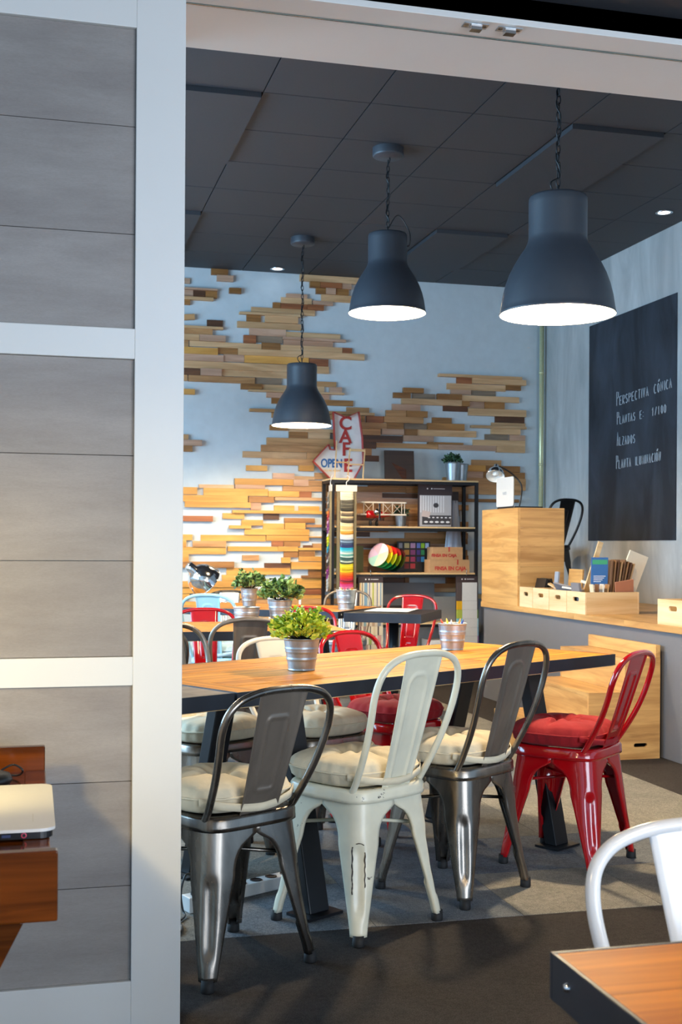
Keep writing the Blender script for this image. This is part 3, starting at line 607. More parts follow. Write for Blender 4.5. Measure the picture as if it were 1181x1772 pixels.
# ============================================================ CHAIRS
def crspan(z, pts):
    for (za, va), (zb, vb) in zip(pts[:-1], pts[1:]):
        if za <= z <= zb: 
            f = (z-za)/(zb-za); return va+(vb-va)*f
    return pts[0][1] if z < pts[0][0] else pts[-1][1]
def leg_mb(sx, sy):
    mb = MB(); zs = [.028+.382*(i/30) for i in range(31)] + [.418]
    nt = 20
    def P(i, j):
        z = zs[j]; f = (z-.028)/.39
        c = .198 + (.157-.198)*min(1, f)
        Wm = .084
        if z >= .388: a = c
        elif z > .29: a = c-Wm*math.sqrt(max(0, 1-((z-.29)/.098)**2))
        else: a = crspan(z, [(.028, .035), (.06, .039), (.10, .047), (.17, .061), (.245, .076), (.29, .198-.041*(.262/.39)-Wm)])
        r = min(.8*a, .052)
        s = -1+2*i/nt
        lip = 0
        if i in (0, nt): s = -1 if i == 0 else 1; lip = (.012 if z > .12 else .020) if z < .388 else 0
        else: s = -1+2*(i-1)/(nt-2)
        la = a-r; arc = r*PI/2; tot = 2*la+arc; d = (s+1)/2*tot
        if d < la: x, y, nx, ny = c-a+d, c, 0, 1
        elif d > la+arc: x, y, nx, ny = c, c-r-(d-la-arc), 1, 0
        else:
            an = PI/2-(d-la)/r; x, y, nx, ny = c-r+r*math.cos(an), c-r+r*math.sin(an), math.cos(an), math.sin(an)
        # pressed groove along the outer corner
        q = abs(d-tot/2)/.019
        if .075 < z < .30 and q < 1:
            e2 = min(1, (z-.075)/.035, (.30-z)/.03)
            g = .010*(1-q*q)**1.0*max(0, e2); x -= nx*g; y -= ny*g
        if i == 0: y -= lip
        if i == nt: x -= lip
        return (sx*x, sy*y, z)
    mb.grid(P, nt, len(zs)-1)
    return mb
def fold(mb): return mb
SEATZ = .455
def seat_mb():
    mb = MB(); n = 48
    rings = [(0, SEATZ-.006), (.3, SEATZ-.006), (.6, SEATZ-.005), (.8, SEATZ-.002), (.92, SEATZ+.001), (.97, SEATZ-.001), (1.0, SEATZ-.010), (1.0, SEATZ-.026), (1.004, SEATZ-.028), (1.004, SEATZ-.040), (.96, SEATZ-.041)]
    def P(i, j):
        r, z = rings[j]; a = 2*PI*i/n; c, s = math.cos(a), math.sin(a)
        k = (abs(c)**5 + abs(s)**5)**(-1/5)
        return (r*k*c*.172*(1.03 if s > 0 else 1), r*k*s*.172, z)
    mb.grid(P, n, len(rings)-1)
    return mb
def back_path(h):
    return lambda f: None
def back_y(z, h): # centre line of the leaning back
    f = max(0, (z-.42)/(h-.42)); return -.150-.135*f**.9
def frame_mb(h):
    P = []
    for f, x in ((0, .150), (.12, .156), (.35, .171), (.55, .183), (.72, .189), (.85, .179), (.935, .148), (.980, .100), (.997, .05), (1.0, 0)):
        z = .425+(h-.011-.425)*f
        P.append((x, back_y(z, h)+ (.045 if f == 0 else .028 if f == .12 else .008 if f == .35 else 0), z))
    pts = [(-p[0], p[1], p[2]) for p in P] + [p for p in P[::-1][1:]]
    mb = MB().tube(spline(pts, 6), .0108, 12)
    for sx in (-1, 1): mb.bar((sx*.150, -.105, .432), (sx*.150, -.105, .402), .006, .024)
    return mb
def splat_mb(h, kind):
    nu, nv = 36, 72; z0, z1 = .425, h-.014
    def P(i, j):
        z = z0+(z1-z0)*j/nv; f = j/nv; wd = (.063+.021*f)
        u = -1+2*i/nu; x = u*wd; y = back_y(z, h)+.004
        y -= .0055*max(0, (abs(u)-.86)/.14)          # edges folded back
        L = z1-z0
        if kind == 'high':
            cx, hw, lo, hi, r = 0, .034+.010*f, .06*L, .86*L, .036
        else: cx, hw, lo, hi, r = 0, .030+.006*f, .25*L, .80*L, .012
        zz = z-z0; dx = abs(x)-(hw-r); dz = max(zz-(hi-r), (lo+r)-zz)
        if kind == 'high' and zz < hi-r: dz = -1
        d = math.hypot(max(dx,0), max(dz,0)) + min(max(dx,dz),0) - r
        y -= .0055*math.exp(-(d/.0052)**2)
        if kind == 'low' and abs(zz-.13*L) < .006 and abs(x) < .02: y -= .004
        return (x, y, z)
    return MB().grid(P, nu, nv)
def foot_mb(sx, sy):
    return MB().lathe([(0,0),(.0175,0),(.019,.004),(.018,.034),(0,.034)], 14, (sx*.182, sy*.182, 0))
def tip_mb(sx, sy):
    return MB().tube([(sx*.182, sy*.182, .03), (sx*.178, sy*.178, .11)], [.0152, .016], 14)
def brace_mb():
    mb = MB()
    for s in (-1, 1): mb.tube([(-.150, -s*.150, .315), (0, 0, .325), (.150, s*.150, .315)], .006, 8)
    return mb
CM = {}
def cmesh(key, fn, mat):
    k = (key, mat)
    if k not in CM:
        base = CM.get(key)
        if base is None: CM[key] = base = fn().mesh(key.split('|')[0], M[mat]); CM[k] = base
        else:
            m2 = base.copy(); m2.materials.clear(); m2.materials.append(M[mat]); CM[k] = m2
    return CM[k]
def part(name, me, parent, solid=0, off=-1):
    o = bpy.data.objects.new(name, me); COL.objects.link(o); o.parent = parent
    if solid:
        m = o.modifiers.new('solid', 'SOLIDIFY'); m.thickness = solid; m.offset = 0
    return o
def chair(label, x, y, face, kind='low', mat='ch_gun', leg=None, splat=None, h=None, z=0, group='metal cafe chairs', feet='rubber', frame=None):
    """face: heading in degrees of the direction a sitter looks"""
    h = h or (.885 if kind == 'high' else .82); leg = leg or mat; splat = splat or mat; frame = frame or splat
    t = thing('metal_chair', label, 'chair', (x, y, z), math.radians(face-90), group)
    part('seat', cmesh('seat', seat_mb, leg), t)
    for sx in (-1, 1):
        for sy in (-1, 1):
            l = part('leg', cmesh('leg|%d%d' % (sx, sy), lambda: leg_mb(sx, sy), leg), t, .0025)
            part('rubber_foot', cmesh('foot|%d%d' % (sx, sy), lambda: foot_mb(sx, sy), feet), l)
    part('cross_brace', cmesh('brace', brace_mb, leg), t)
    part('back_frame', cmesh('frame|%.3f' % h, lambda: frame_mb(h), frame), t)
    part('back_splat', cmesh('splat|%s%.3f' % (kind, h), lambda: splat_mb(h, kind), splat), t, .002)
    return t
def cushion_mb(seed, T=.092):
    rr = random.Random(seed); n = 44; ph = rr.uniform(0, 6)
    tu = [(0, 0, 1.0)]
    def surf(u, v, top):
        k = (abs(u)**3.2+abs(v)**3.2)**(1/3.2)
        m = max(abs(u), abs(v)) or 1e-6
        # square -> superellipse
        s_ = m/k if k > 0 else 1
        x, y = u*s_*.186, v*s_*.178
        r = m
        z = (1-r**5)**.5 if r < 1 else 0
        d = math.hypot(u, v)
        if top:
            zz = T*.5 + T*.5*z
            zz -= .034*math.exp(-(d/.24)**2)
            ang = math.atan2(v, u)
            crease = math.exp(-(math.sin(2*ang)*d/.10)**2)*math.exp(-((d-.3)/.5)**2) if d > .05 else 0
            zz -= .016*crease*z
            zz += .005*math.sin(9*ang+ph)*math.exp(-((d-.35)/.25)**2)*z + .003*math.sin(7*u+ph)*math.cos(6*v+2*ph)*z
        else: zz = T*.5 - T*.5*((1-r**14)**.5 if r < 1 else 0)
        # gathers at the rim
        ang = math.atan2(v, u)
        if r > .8: w_ = (r-.8)/.2; x *= 1-.012*w_*math.sin(26*ang+ph); y *= 1-.012*w_*math.sin(26*ang+ph)
        return (x, y, zz)
    mb = MB()
    mb.grid(lambda i, j: surf(-1+2*i/n, -1+2*j/n, True), n, n)
    mb.grid(lambda i, j: surf(-1+2*i/n, -1+2*j/n, False), n, n)
    # piping seam
    pts = []
    for k in range(64):
        a = 2*PI*k/64; c, s = math.cos(a), math.sin(a); q = (abs(c)**3.2+abs(s)**3.2)**(-1/3.2)
        pts.append((q*c*.1865, q*s*.1785, T*.5))
    mb.tube(pts, .0035, 6, closed=True)
    return mb
def tie_mb():
    P = spline([(-.168, -.135, .040), (-.125, -.172, .030), (-.06, -.190, .020), (0, -.195, .016), (.06, -.190, .020), (.125, -.172, .032), (.168, -.135, .042)], 6)
    mb = MB(); n = len(P)
    def Q(i, j):
        p = P[i]; return (p[0], p[1]-.001*math.sin(i*1.1), p[2]+(j-.5)*.022)
    mb.grid(Q, n-1, 1); return mb
def cushion(label, x, y, face, mat, seed, z=0, tie=True, group='tufted seat cushions'):
    a = math.radians(face-90); off = .018
    t = thing('seat_cushion', label, 'cushion', (x-math.sin(a)*off, y+math.cos(a)*off, z+SEATZ+.001), a, group)
    part('pad', cushion_mb(seed).mesh('pad', M[mat]), t)
    if tie: part('tie_strap', tie_mb().mesh('tie_strap', M[mat]), t, .002)
    part('tuft_button', MB().lathe([(0,.012),(.006,.011),(.009,.007),(.009,0)], 12, (0,0,.055)).mesh('tuft_button', M[mat]), t)
    return t
# front row at the central table
chair('raw gunmetal chair at the far left of the central table, back to the camera', .540, 3.468, 118, 'low', 'ch_gun', splat='ch_dark', frame='ch_gun')
cushion('beige tufted cushion on the leftmost gunmetal chair', .540, 3.468, 118, 'linen', 1)
chair('distressed ivory chair with chipped paint at the front of the central table', 1.018, 3.736, 121, 'high', 'ch_white')
def chip_strokes(parent, sx, sy, strokes):
    """bare dark metal where the ivory paint has worn off along the pressed groove of one leg"""
    for pts in strokes:
        mb = MB(); P = []
        for z, d in pts:
            f = (z-.028)/.39; c = .198+(.157-.198)*f
            a = crspan(z, [(.028, .035), (.06, .039), (.10, .047), (.17, .061), (.245, .076), (.29, .0865)]); r = min(.8*a, .052)
            an = PI/4 - d/r; x = c-r+(r+.0016)*math.cos(an); y = c-r+(r+.0016)*math.sin(an)
            P.append(Vector((sx*x, sy*y, z)))
        rr = random.Random(len(pts)); mb.tube(P, [rr.uniform(.0010, .0024) for _ in P], 5)
        mb.build('worn_edge', M['rust'], parent)
ivory = [o for o in COL.objects if o.get('label', '').startswith('distressed ivory')][0]
chip_strokes(ivory, -1, -1, [[(.15+.006*k, .019+.001*math.sin(k)) for k in range(24)], [(.17+.006*k, -.019-.001*math.sin(k*1.3)) for k in range(18)], [(.293, -.016), (.298, -.008), (.299, 0), (.297, .008)]])
chip_strokes(ivory, 1, -1, [[(.11+.006*k, .017) for k in range(9)]])
cushion('beige tufted cushion on the distressed ivory chair', 1.018, 3.736, 121, 'linen', 2)
chair('tall gunmetal chair between the ivory chair and the red chair', 1.445, 4.015, 124, 'high', 'ch_gun', splat='ch_dark', frame='ch_gun')
cushion('beige tufted cushion on the tall gunmetal chair beside the red one', 1.445, 4.015, 124, 'linen', 3)
chair('glossy red chair at the right end of the central table, beside the wooden steps', 1.998, 4.262, 131, 'low', 'ch_red')
cushion('red tufted cushion on the glossy red chair beside the wooden steps', 1.998, 4.262, 131, 'red_cloth', 4)
# foreground right
chair('glossy white chair behind the foreground table, bottom right', .975, 1.33, -88, 'low', 'ch_pure', h=.80)
# far side of the central table
chair('gunmetal chair on the far side of the central table, half behind the partition', .66, 4.68, -62, 'high', 'ch_gun')
cushion('beige cushion on the far-side gunmetal chair beside the partition', .66, 4.68, -62, 'linen', 5, tie=False)
chair('cream chair on the far side of the central table, left of the plant pot', 1.10, 4.72, -64, 'low', 'ch_cream', leg='ch_gun')
cushion('beige cushion on the cream chair across the central table', 1.10, 4.72, -64, 'linen', 6, tie=False)
chair('red chair on the far side of the central table, right of the plant', 1.52, 5.01, -60, 'low', 'ch_red')
cushion('red tufted cushion seen under the central table', 1.52, 5.01, -60, 'red_cloth', 7, tie=False)
# second row
chair('dark gunmetal chair with its back to the camera at the second table', 1.005, 5.90, 90, 'low', 'ch_dark', h=.86)
chair('shiny gunmetal chair at the left edge of the opening, second row', .50, 5.62, 86, 'low', 'ch_gun', h=.85)
chair('red chair on the far side of the second table, left', 1.01, 7.0, -91, 'low', 'ch_red')
chair('red chair behind the right end of the second table', 1.64, 7.15, -97, 'low', 'ch_red')
# back row
chair('pale blue chair at the farthest table', 1.24, 8.05, 62, 'high', 'ch_cyan')
cushion('pale blue cushion on the pale blue chair', 1.24, 8.05, 62, 'blue_cloth', 8)
chair('white chair in front of the timber wall behind two potted plants', 1.93, 9.45, -95, 'high', 'ch_pure', splat='ch_pure')
chair('steel chair with pale splat by the timber wall, behind the pale blue chair', 1.53, 9.55, -100, 'low', 'ch_light', frame='ch_gun', h=.83)
chair('steel chair with pale splat behind the pencil bucket on the farthest table', 2.42, 9.30, -110, 'low', 'ch_light', frame='ch_dark', h=.84)
chair('red chair behind the small black pedestal table', 2.60, 8.36, -125, 'low', 'ch_red', h=.84)
# ============================================================ PLANTS, POTS
def pot_prof(r0, r1, h, ribs=True):
    P = [(0,0),(r0,0),(r0+.001,.003)]
    n = 26
    for k in range(n+1):
        f = k/n; z = .004+(h-.008)*f; r = r0+(r1-r0)*f
        if ribs:
            for c in (.70, .60, .34): r += .0028*r1/.06*math.exp(-((f-c)/.022)**2)
        P.append((r, z))
    P += [(r1+.003, h-.003), (r1+.004, h), (r1+.001, h+.0015), (r1-.002, h-.002), (r0-.001, .006), (0, .006)]
    return P
def foliage(r, h, n, leaf, mat, parent, seed, z, flat=.8):
    rr = random.Random(seed); mb = MB(); stems = MB()
    for k in range(n):
        th = rr.uniform(0, 2*PI); ph = math.acos(rr.uniform(-.15, 1)); R = rr.uniform(.35, 1)**.5
        bump = 1+.22*math.sin(3*th+seed)*math.sin(4*ph)
        p = Vector((r*R*math.sin(ph)*math.cos(th)*bump, r*R*math.sin(ph)*math.sin(th)*bump, z+h*(.25+.75*R*math.cos(ph)*bump)))
        d = Vector((rr.uniform(-1,1)+p.x/r*1.1, rr.uniform(-1,1)+p.y/r*1.1, rr.uniform(-.2,1.2))).normalized()
        q = d.orthogonal().normalized(); q = Matrix.Rotation(rr.uniform(0, 6.28), 3, d) @ q; nn = d.cross(q)
        L = leaf*rr.uniform(.7, 1.25); wv = L*.34
        mb.add([p, p+d*L*.35+q*wv+nn*.12*L, p+d*L*.75+q*wv*.8+nn*.16*L, p+d*L, p+d*L*.75-q*wv*.8+nn*.16*L, p+d*L*.35-q*wv+nn*.12*L, p+d*L*.5-nn*.02*L],
               [(0,1,6),(1,2,6),(2,3,6),(3,4,6),(4,5,6),(5,0,6)], False)
        if k % 9 == 0: stems.tube([(p.x*.12, p.y*.12, z-.005), (p.x*.5, p.y*.5, z+h*.2), p], .0012, 4)
    o = mb.build('foliage', M[mat], parent); o['kind'] = 'stuff'
    s = stems.build('stems', M['soil'], parent); s['kind'] = 'stuff'
def plant(label, x, y, z, r0, r1, h, fr, fh, n, leaf, mat, seed, ribs=True, group='potted plants in zinc pots'):
    t = thing('potted_plant', label, 'plant', (x, y, z+.0008), 0, group)
    MB().lathe(pot_prof(r0, r1, h, ribs), 40).build('zinc_pot', M['galv'], t)
    MB().disc((0,0,h-.012), r1-.003, 28).build('soil', M['soil'], t)
    foliage(fr, fh, n, leaf, mat, t, seed, h-.01)
    return t
TZ = .76
plant('bright lime-leaved plant in a ribbed zinc pot on the central wooden table', .925, 4.155, TZ, .047, .063, .112, .098, .105, 950, .021, 'leaf_lime', 3)
plant('green bushy plant in a zinc pot on the second-row table', 1.345, 6.60, TZ, .050, .068, .135, .105, .12, 420, .034, 'leaf_green', 11)
plant('green plant in a zinc pot on the farthest table, left of the white chair', 1.50, 8.46, TZ, .045, .062, .13, .105, .13, 380, .034, 'leaf_green', 5)
def bucket(label, x, y, r0, r1, h, z=TZ):
    t = thing('zinc_bucket', label, 'bucket', (x, y, z+.0008), 0, 'zinc buckets on the tables')
    MB().lathe(pot_prof(r0, r1, h), 40).build('bucket_body', M['galv'], t)
    return t
bucket('ribbed zinc bucket holding coloured crayons on the right half of the central table', 1.735, 4.85, .047, .060, .112)
bucket('zinc bucket holding coloured pencils at the right end of the farthest table', 2.10, 8.03, .055, .070, .135)
bucket('low empty zinc bucket left of the green plant on the second-row table', 1.16, 6.62, .062, .072, .095)
for (bx, by, zz, cols) in ((1.735, 4.85, TZ+.112, ('#d8802a', '#e3b53a', '#e05a3a', '#f0f0ee', '#3a4a9a')), (2.10, 8.03, TZ+.135, ('#d8a02a', '#a82040', '#f2f2f0', '#e0c040', '#2b3050', '#d05030'))):
    rr = random.Random(int(bx*100))
    front = bx < 2
    nm = {'#d8802a': 'orange', '#e3b53a': 'yellow', '#e05a3a': 'red', '#f0f0ee': 'white', '#3a4a9a': 'blue', '#d8a02a': 'ochre', '#a82040': 'crimson', '#f2f2f0': 'white', '#e0c040': 'yellow', '#2b3050': 'navy', '#d05030': 'orange'}
    for k, c in enumerate(cols):
        a = 2*PI*k/len(cols)+.5; r = .030
        base = Vector((bx+.012*math.cos(a), by+.012*math.sin(a), zz-.075)); tip = Vector((bx+.048*math.cos(a), by+.048*math.sin(a), zz+.012))
        d = (tip-base).normalized()
        o = MB().tube([base, base+d*.085, base+d*.095, base+d*.102], [.0048, .0048, .003, .0008], 8).build('crayon', flat('crayon_'+nm[c], c, .5))
        tag(o, '%s crayon sticking out of the zinc bucket on the %s table' % (nm[c], 'central' if front else 'farthest'), 'crayon', 'crayons in the buckets')
    o = MB().prism([(bx+.040*math.cos(q*PI/4), by+.040*math.sin(q*PI/4)) for q in range(8)], zz-.03, zz-.006).build('napkin_stack', M['paper'])
    tag(o, 'white paper stuffed in the %s bucket' % ('crayon' if front else 'pencil'), 'paper', 'papers in the buckets')

# ============================================================ PLATFORM, STEPS, OAK CABINET
PX = 3.475
pl = thing('raised_platform', 'raised oak-topped platform with slate grey front along the right wall', 'platform', (PX, 6.0, 0))
MB().box(.02, XR-PX-.003, -3.2, 3.03, .002, .722).build('front_panel', M['grey_paint'], pl)
rr = random.Random(2)
for k in range(8):
    x0 = k*.15; x1 = min(x0+.15, XR-PX-.003)
    cuts = [-3.2, -1.5+rr.uniform(-.5,.5), .2+rr.uniform(-.5,.5), 1.7+rr.uniform(-.4,.4), 3.05]
    for a, c in zip(cuts[:-1], cuts[1:]):
        MB().box(x0+.0005, x1-.0005, a+.0005, c-.0005, .7225, .76).build('oak_board', M['oak_y'], pl)
MB().box(.50, XR-PX-.003, 3.055, 4.55, .002, .722).build('rear_panel', M['grey_paint'], pl)
MB().box(.50, XR-PX-.003, 3.055, 4.55, .7225, .76).build('oak_board', M['oak'], pl)
cab = thing('oak_cabinet', 'tall plain oak box cabinet standing on the platform, with a laptop on top', 'cabinet', (PX+.004, 8.31, .7605))
MB().box(0, .02, 0, .73, 0, .728).build('side_panel', M['oak_y'], cab)
nb = 5
for k in range(nb):
    MB().box(.0205, .372, 0, .02, .728/nb*k+.0004, .728/nb*(k+1)-.0004).build('front_board', M['oak'], cab)
MB().box(.352, .372, .0205, .73, 0, .728).build('back_panel', M['oak_y'], cab)
MB().box(.0205, .3515, .0205, .73, .708, .728).build('top_panel', M['oak'], cab)
# steps
sx0 = 2.805; dx = .2225; sy0, sy1 = 6.20, 7.06
stp = thing('wooden_steps', 'three-step oak stair block leading up to the platform, with a hand slot', 'steps', (sx0, sy0, 0))
def stairside(y0, y1, slot):
    mb = MB(); T = .016
    mb.box(0, dx*1, y0, y1, .001, .19); mb.box(dx, dx*2, y0, y1, .001, .38)
    if slot:
        s0, s1, z0, z1 = dx*2+.055, dx*2+.145, .070, .092
        mb.box(dx*2, s0, y0, y1, .001, .57); mb.box(s1, dx*3-.002, y0, y1, .001, .57)
        mb.box(s0, s1, y0, y1, .001, z0); mb.box(s0, s1, y0, y1, z1, .57)
    else: mb.box(dx*2, dx*3-.002, y0, y1, .001, .57)
    return mb
# side made as one stepped board with a slot
def stair_board(y0, y1, slot):
    out = [(0,.001),(dx*3-.002,.001),(dx*3-.002,.572),(dx*2,.572),(dx*2,.382),(dx,.382),(dx,.191),(0,.191)]
    mb = MB()
    if not slot:
        return mb.prism([(p[0], p[1]) for p in out], -y1, -y0, FRONT)
    return mb
def stepped(y0, y1, slot):
    bm = bmesh.new(); out = [(0,.001),(dx*3-.002,.001),(dx*3-.002,.572),(dx*2,.572),(dx*2,.382),(dx,.382),(dx,.191),(0,.191)]
    hole = []
    if slot:
        cx, cz, hw, r = dx*2+.100, .080, .042, .011
        for k in range(9): a = -PI/2+PI*k/8; hole.append((cx+hw-r+r*math.cos(a), cz+r*math.sin(a)))
        for k in range(9): a = PI/2+PI*k/8; hole.append((cx-hw+r+r*math.cos(a), cz+r*math.sin(a)))
    edges = []
    for loop in (out, hole):
        if not loop: continue
        vs = [bm.verts.new((p[0], y0, p[1])) for p in loop]
        edges += [bm.edges.new((vs[i], vs[(i+1) % len(vs)])) for i in range(len(vs))]
    r = bmesh.ops.triangle_fill(bm, use_beauty=True, edges=edges)
    faces = [f for f in r['geom'] if isinstance(f, bmesh.types.BMFace)]
    ex = bmesh.ops.extrude_face_region(bm, geom=faces)
    bmesh.ops.translate(bm, vec=(0, y1-y0, 0), verts=[v for v in ex['geom'] if isinstance(v, bmesh.types.BMVert)])
    bmesh.ops.recalc_face_normals(bm, faces=bm.faces)
    me = bpy.data.meshes.new('side_panel'); bm.to_mesh(me); bm.free(); me.materials.append(M['oak'])
    return me
part('side_panel', stepped(0, .018, True), stp)
part('side_panel', stepped(sy1-sy0-.018, sy1-sy0, False), stp)
for k in range(3):
    MB().box(dx*k+.0005, dx*(k+1)-.0005 if k < 2 else dx*3-.003, .0185, sy1-sy0-.0185, .190*(k+1)-.018, .190*(k+1)+.001).build('tread', M['oak_y'], stp)
    MB().box(dx*k+.001, dx*k+.018, .0185, sy1-sy0-.0185, .190*k+.0015, .190*(k+1)-.0185).build('riser', M['oak_y'], stp)
MB().box(dx*3-.030, dx*3-.003, 0, sy1-sy0, .573, .645).build('back_board', M['oak_y'], stp)

# crates on the platform edge
def crate(y0, y1, label, x0=PX+.015, L=.385, h=.145):
    t = thing('pine_crate', label, 'crate', (x0, y0, .7605), 0, 'pine crates on the platform')
    wv = y1-y0; T = .010
    for xa, nm in ((0, 'handle_end'), (L-T, 'handle_end')):
        bm = bmesh.new(); out = [(0.0005,0),(wv-.0005,0),(wv-.0005,h),(0.0005,h)]; hole = []
        cy, cz, hw, r = wv/2, h*.66, min(.045, wv*.17), .014
        for k in range(7): a = -PI/2+PI*k/6; hole.append((cy+hw-r+r*math.cos(a), cz+r*math.sin(a)))
        for k in range(7): a = PI/2+PI*k/6; hole.append((cy-hw+r+r*math.cos(a), cz+r*math.sin(a)))
        edges = []
        for loop in (out, hole):
            vs = [bm.verts.new((xa, p[0], p[1])) for p in loop]
            edges += [bm.edges.new((vs[i], vs[(i+1) % len(vs)])) for i in range(len(vs))]
        r_ = bmesh.ops.triangle_fill(bm, use_beauty=True, edges=edges)
        ex = bmesh.ops.extrude_face_region(bm, geom=[f for f in r_['geom'] if isinstance(f, bmesh.types.BMFace)])
        bmesh.ops.translate(bm, vec=(T, 0, 0), verts=[v for v in ex['geom'] if isinstance(v, bmesh.types.BMVert)])
        bmesh.ops.recalc_face_normals(bm, faces=bm.faces)
        me = bpy.data.meshes.new(nm); bm.to_mesh(me); bm.free(); me.materials.append(M['pine_y'])
        part(nm, me, t)
    for ya in (0.0005, wv-T-.0005):
        MB().box(T+.0003, L-T-.0003, ya, ya+T, 0, h).build('side_board', M['pine'], t)
    MB().box(T+.0003, L-T-.0003, T+.0008, wv-T-.0008, .002, .010).build('bottom_board', M['pine'], t)
    return t
crate(8.06, 8.295, 'pine crate nearest the oak cabinet, holding dark sample books')
crate(7.775, 8.055, 'pine crate second from the oak cabinet, holding tile samples')
crate(7.49, 7.77, 'pine crate third from the oak cabinet, holding grey sample slabs')
crate(7.205, 7.485, 'pine crate with long side to the camera, holding upright boards')
crate(5.93, 6.27, 'separate pine crate at the right edge of the picture on the platform')
# contents: leaning samples, each its own thing
def slab(name, label, cat, c, dims, rot, mat, group=None, parts=None):
    o = MB().box(-dims[0]/2, dims[0]/2, -dims[1]/2, dims[1]/2, 0, dims[2]).build(name, M[mat] if isinstance(mat, str) else mat)
    o.location = c; o.rotation_euler = tuple(math.radians(a) for a in rot)
    return tag(o, label, cat, group)
base = .773
g = 'material samples in the crates'
slab('sample_book', 'black sample book with a white label in the crate by the oak cabinet', 'sample', (PX+.10, 8.18, base), (.02,.17,.20), (0,14,0), 'black_plastic', g)
slab('sample_book', 'second black sample book leaning in the crate by the oak cabinet', 'sample', (PX+.22, 8.18, base+.012), (.025,.18,.19), (0,-16,0), 'black_plastic', g)
slab('sample_board', 'grey blue sample board standing in the second crate', 'sample', (PX+.16, 8.00, base), (.012,.06,.25), (0,5,0), flat('greyblue_board', '#8d98a8'), g)
slab('sample_board', 'wide oak sample board standing across the second crate', 'sample', (PX+.26, 7.89, base), (.012,.22,.27), (0,4,0), 'oak_y', g)
slab('sample_board', 'tilted pale wood lath over the second crate', 'sample', (PX+.17, 7.90, base+.11), (.03,.24,.012), (24,-6,30), 'pine', g)
slab('stone_sample', 'dark grey stone sample leaning in the third crate', 'sample', (PX+.14, 7.66, base+.03), (.014,.18,.18), (10,-38,10), flat('stone_grey', '#77757a'), g)
slab('stone_sample', 'glossy grey tile sample leaning in the third crate', 'sample', (PX+.27, 7.60, base+.03), (.014,.16,.21), (-8,34,-16), flat('stone_light', '#a9aaa4', .2), g)
slab('stone_sample', 'pale tile sample lying across the third crate', 'sample', (PX+.31, 7.63, base+.145), (.14,.20,.02), (12,14,20), flat('stone_pale', '#b9bbb0', .3), g)
slab('stone_sample', 'light slab resting on the rim between two crates', 'sample', (PX+.10, 7.53, base+.136), (.10,.17,.012), (4,6,15), flat('stone_cream', '#d6cdbd', .4), g)
slab('stone_sample', 'grey stone piece standing at the front of the fourth crate', 'sample', (PX+.065, 7.40, base), (.018,.12,.19), (0,-8,0), flat('stone_grey', '#77757a'), g)
# booklet and boards in crate 4
bk = slab('brochure', 'blue and green printed brochure standing in the crate with upright boards', 'brochure', (PX+.155, 7.30, base), (.012,.015,.33), (4,0,-10), 'paper')
bk.data = MB().box(-.055,.055,-.008,.008,0,.36).mesh('brochure', flat('brochure_blue', '#1f5f9e', .3))
cv = MB().box(-.050,.050,-.0095,-.0082,.315,.345).build('cover_band', flat('brochure_green', '#2f9a6a', .4), bk)
ln = MB()
for k in range(4): ln.box(-.04,.04-.01*k,-.0095,-.0082,.235-.012*k,.239-.012*k)
for zz in (.05,.10,.15):
    for q in range(4): ln.box(-.045+.022*q,-.029+.022*q,-.0095,-.0082,zz,zz+.028)
ln.build('printed_lines', M['paper'], bk, kind='stuff')
for k in range(8):
    slab('sample_board', ('dark brown', 'brown', 'tan', 'pale', 'brown', 'dark', 'walnut', 'umber')[k]+' wood sample board in the upright row, %s from the blue brochure' % ('first','second','third','fourth','fifth','sixth','seventh','eighth')[k],
         'sample', (PX+.205+.0135*k, 7.34, base), (.009,.20,(.345,.34,.345,.335,.35,.34,.335,.33)[k]), (0,4+1.6*k,0), flat('wb%d' % (k % 4), ('#6a4a30','#8a6440','#5a3a24','#b08a60')[k % 4]), g)
slab('sample_board', 'round-ended pale wood stick rising behind the blue brochure', 'sample', (PX+.13, 7.455, base+.10), (.035,.012,.38), (0,18,0), 'pine', g)
for k in range(4):
    slab('sample_board', ('short cream', 'short brown', 'short white', 'short tan')[k]+' sample chip at the front of the fourth crate', 'sample', (PX+.105+.022*k, 7.25, base), (.008,.05,.185), (0,5*k-8,0), flat('chip%d' % k, ('#d8c8a8','#7a5636','#e6e2d8','#b0885c')[k]), g)
slab('tile_sample', 'terracotta pink tile leaning in the fourth crate', 'tile', (PX+.325, 7.26, base+.015), (.13,.014,.20), (14,-9,0), flat('terracotta', '#b07458'), g)
slab('sample_board', 'large cream rounded board leaning out of the fourth crate', 'sample', (PX+.33, 7.36, base+.01), (.14,.016,.40), (4,20,0), flat('cream_board', '#ddd2bb', .4), g)
# cables on the platform
o = MB().tube(spline([(4.55,7.4,.768),(4.3,6.95,.768),(4.05,6.62,.768),(3.86,6.42,.80),(3.80,6.36,.90),(3.76,6.31,.932),(3.72,6.28,.926),(3.70,6.24,.88)], 8), .005, 8).build('power_cable', M['black_plastic'])
tag(o, 'black cable running over the platform into the separate pine crate', 'cable')
dk = MB().box(-.05,.05,-.06,.06,0,.03).lathe([(0,.03),(.012,.03),(.010,.16),(0,.16)],12).build('small_desk_phone', M['black_plastic'])
dk.name = 'desk_stand'; dk.location = (3.80, 6.10, .7715); tag(dk, 'small black stand in the separate crate at the right edge', 'stand')

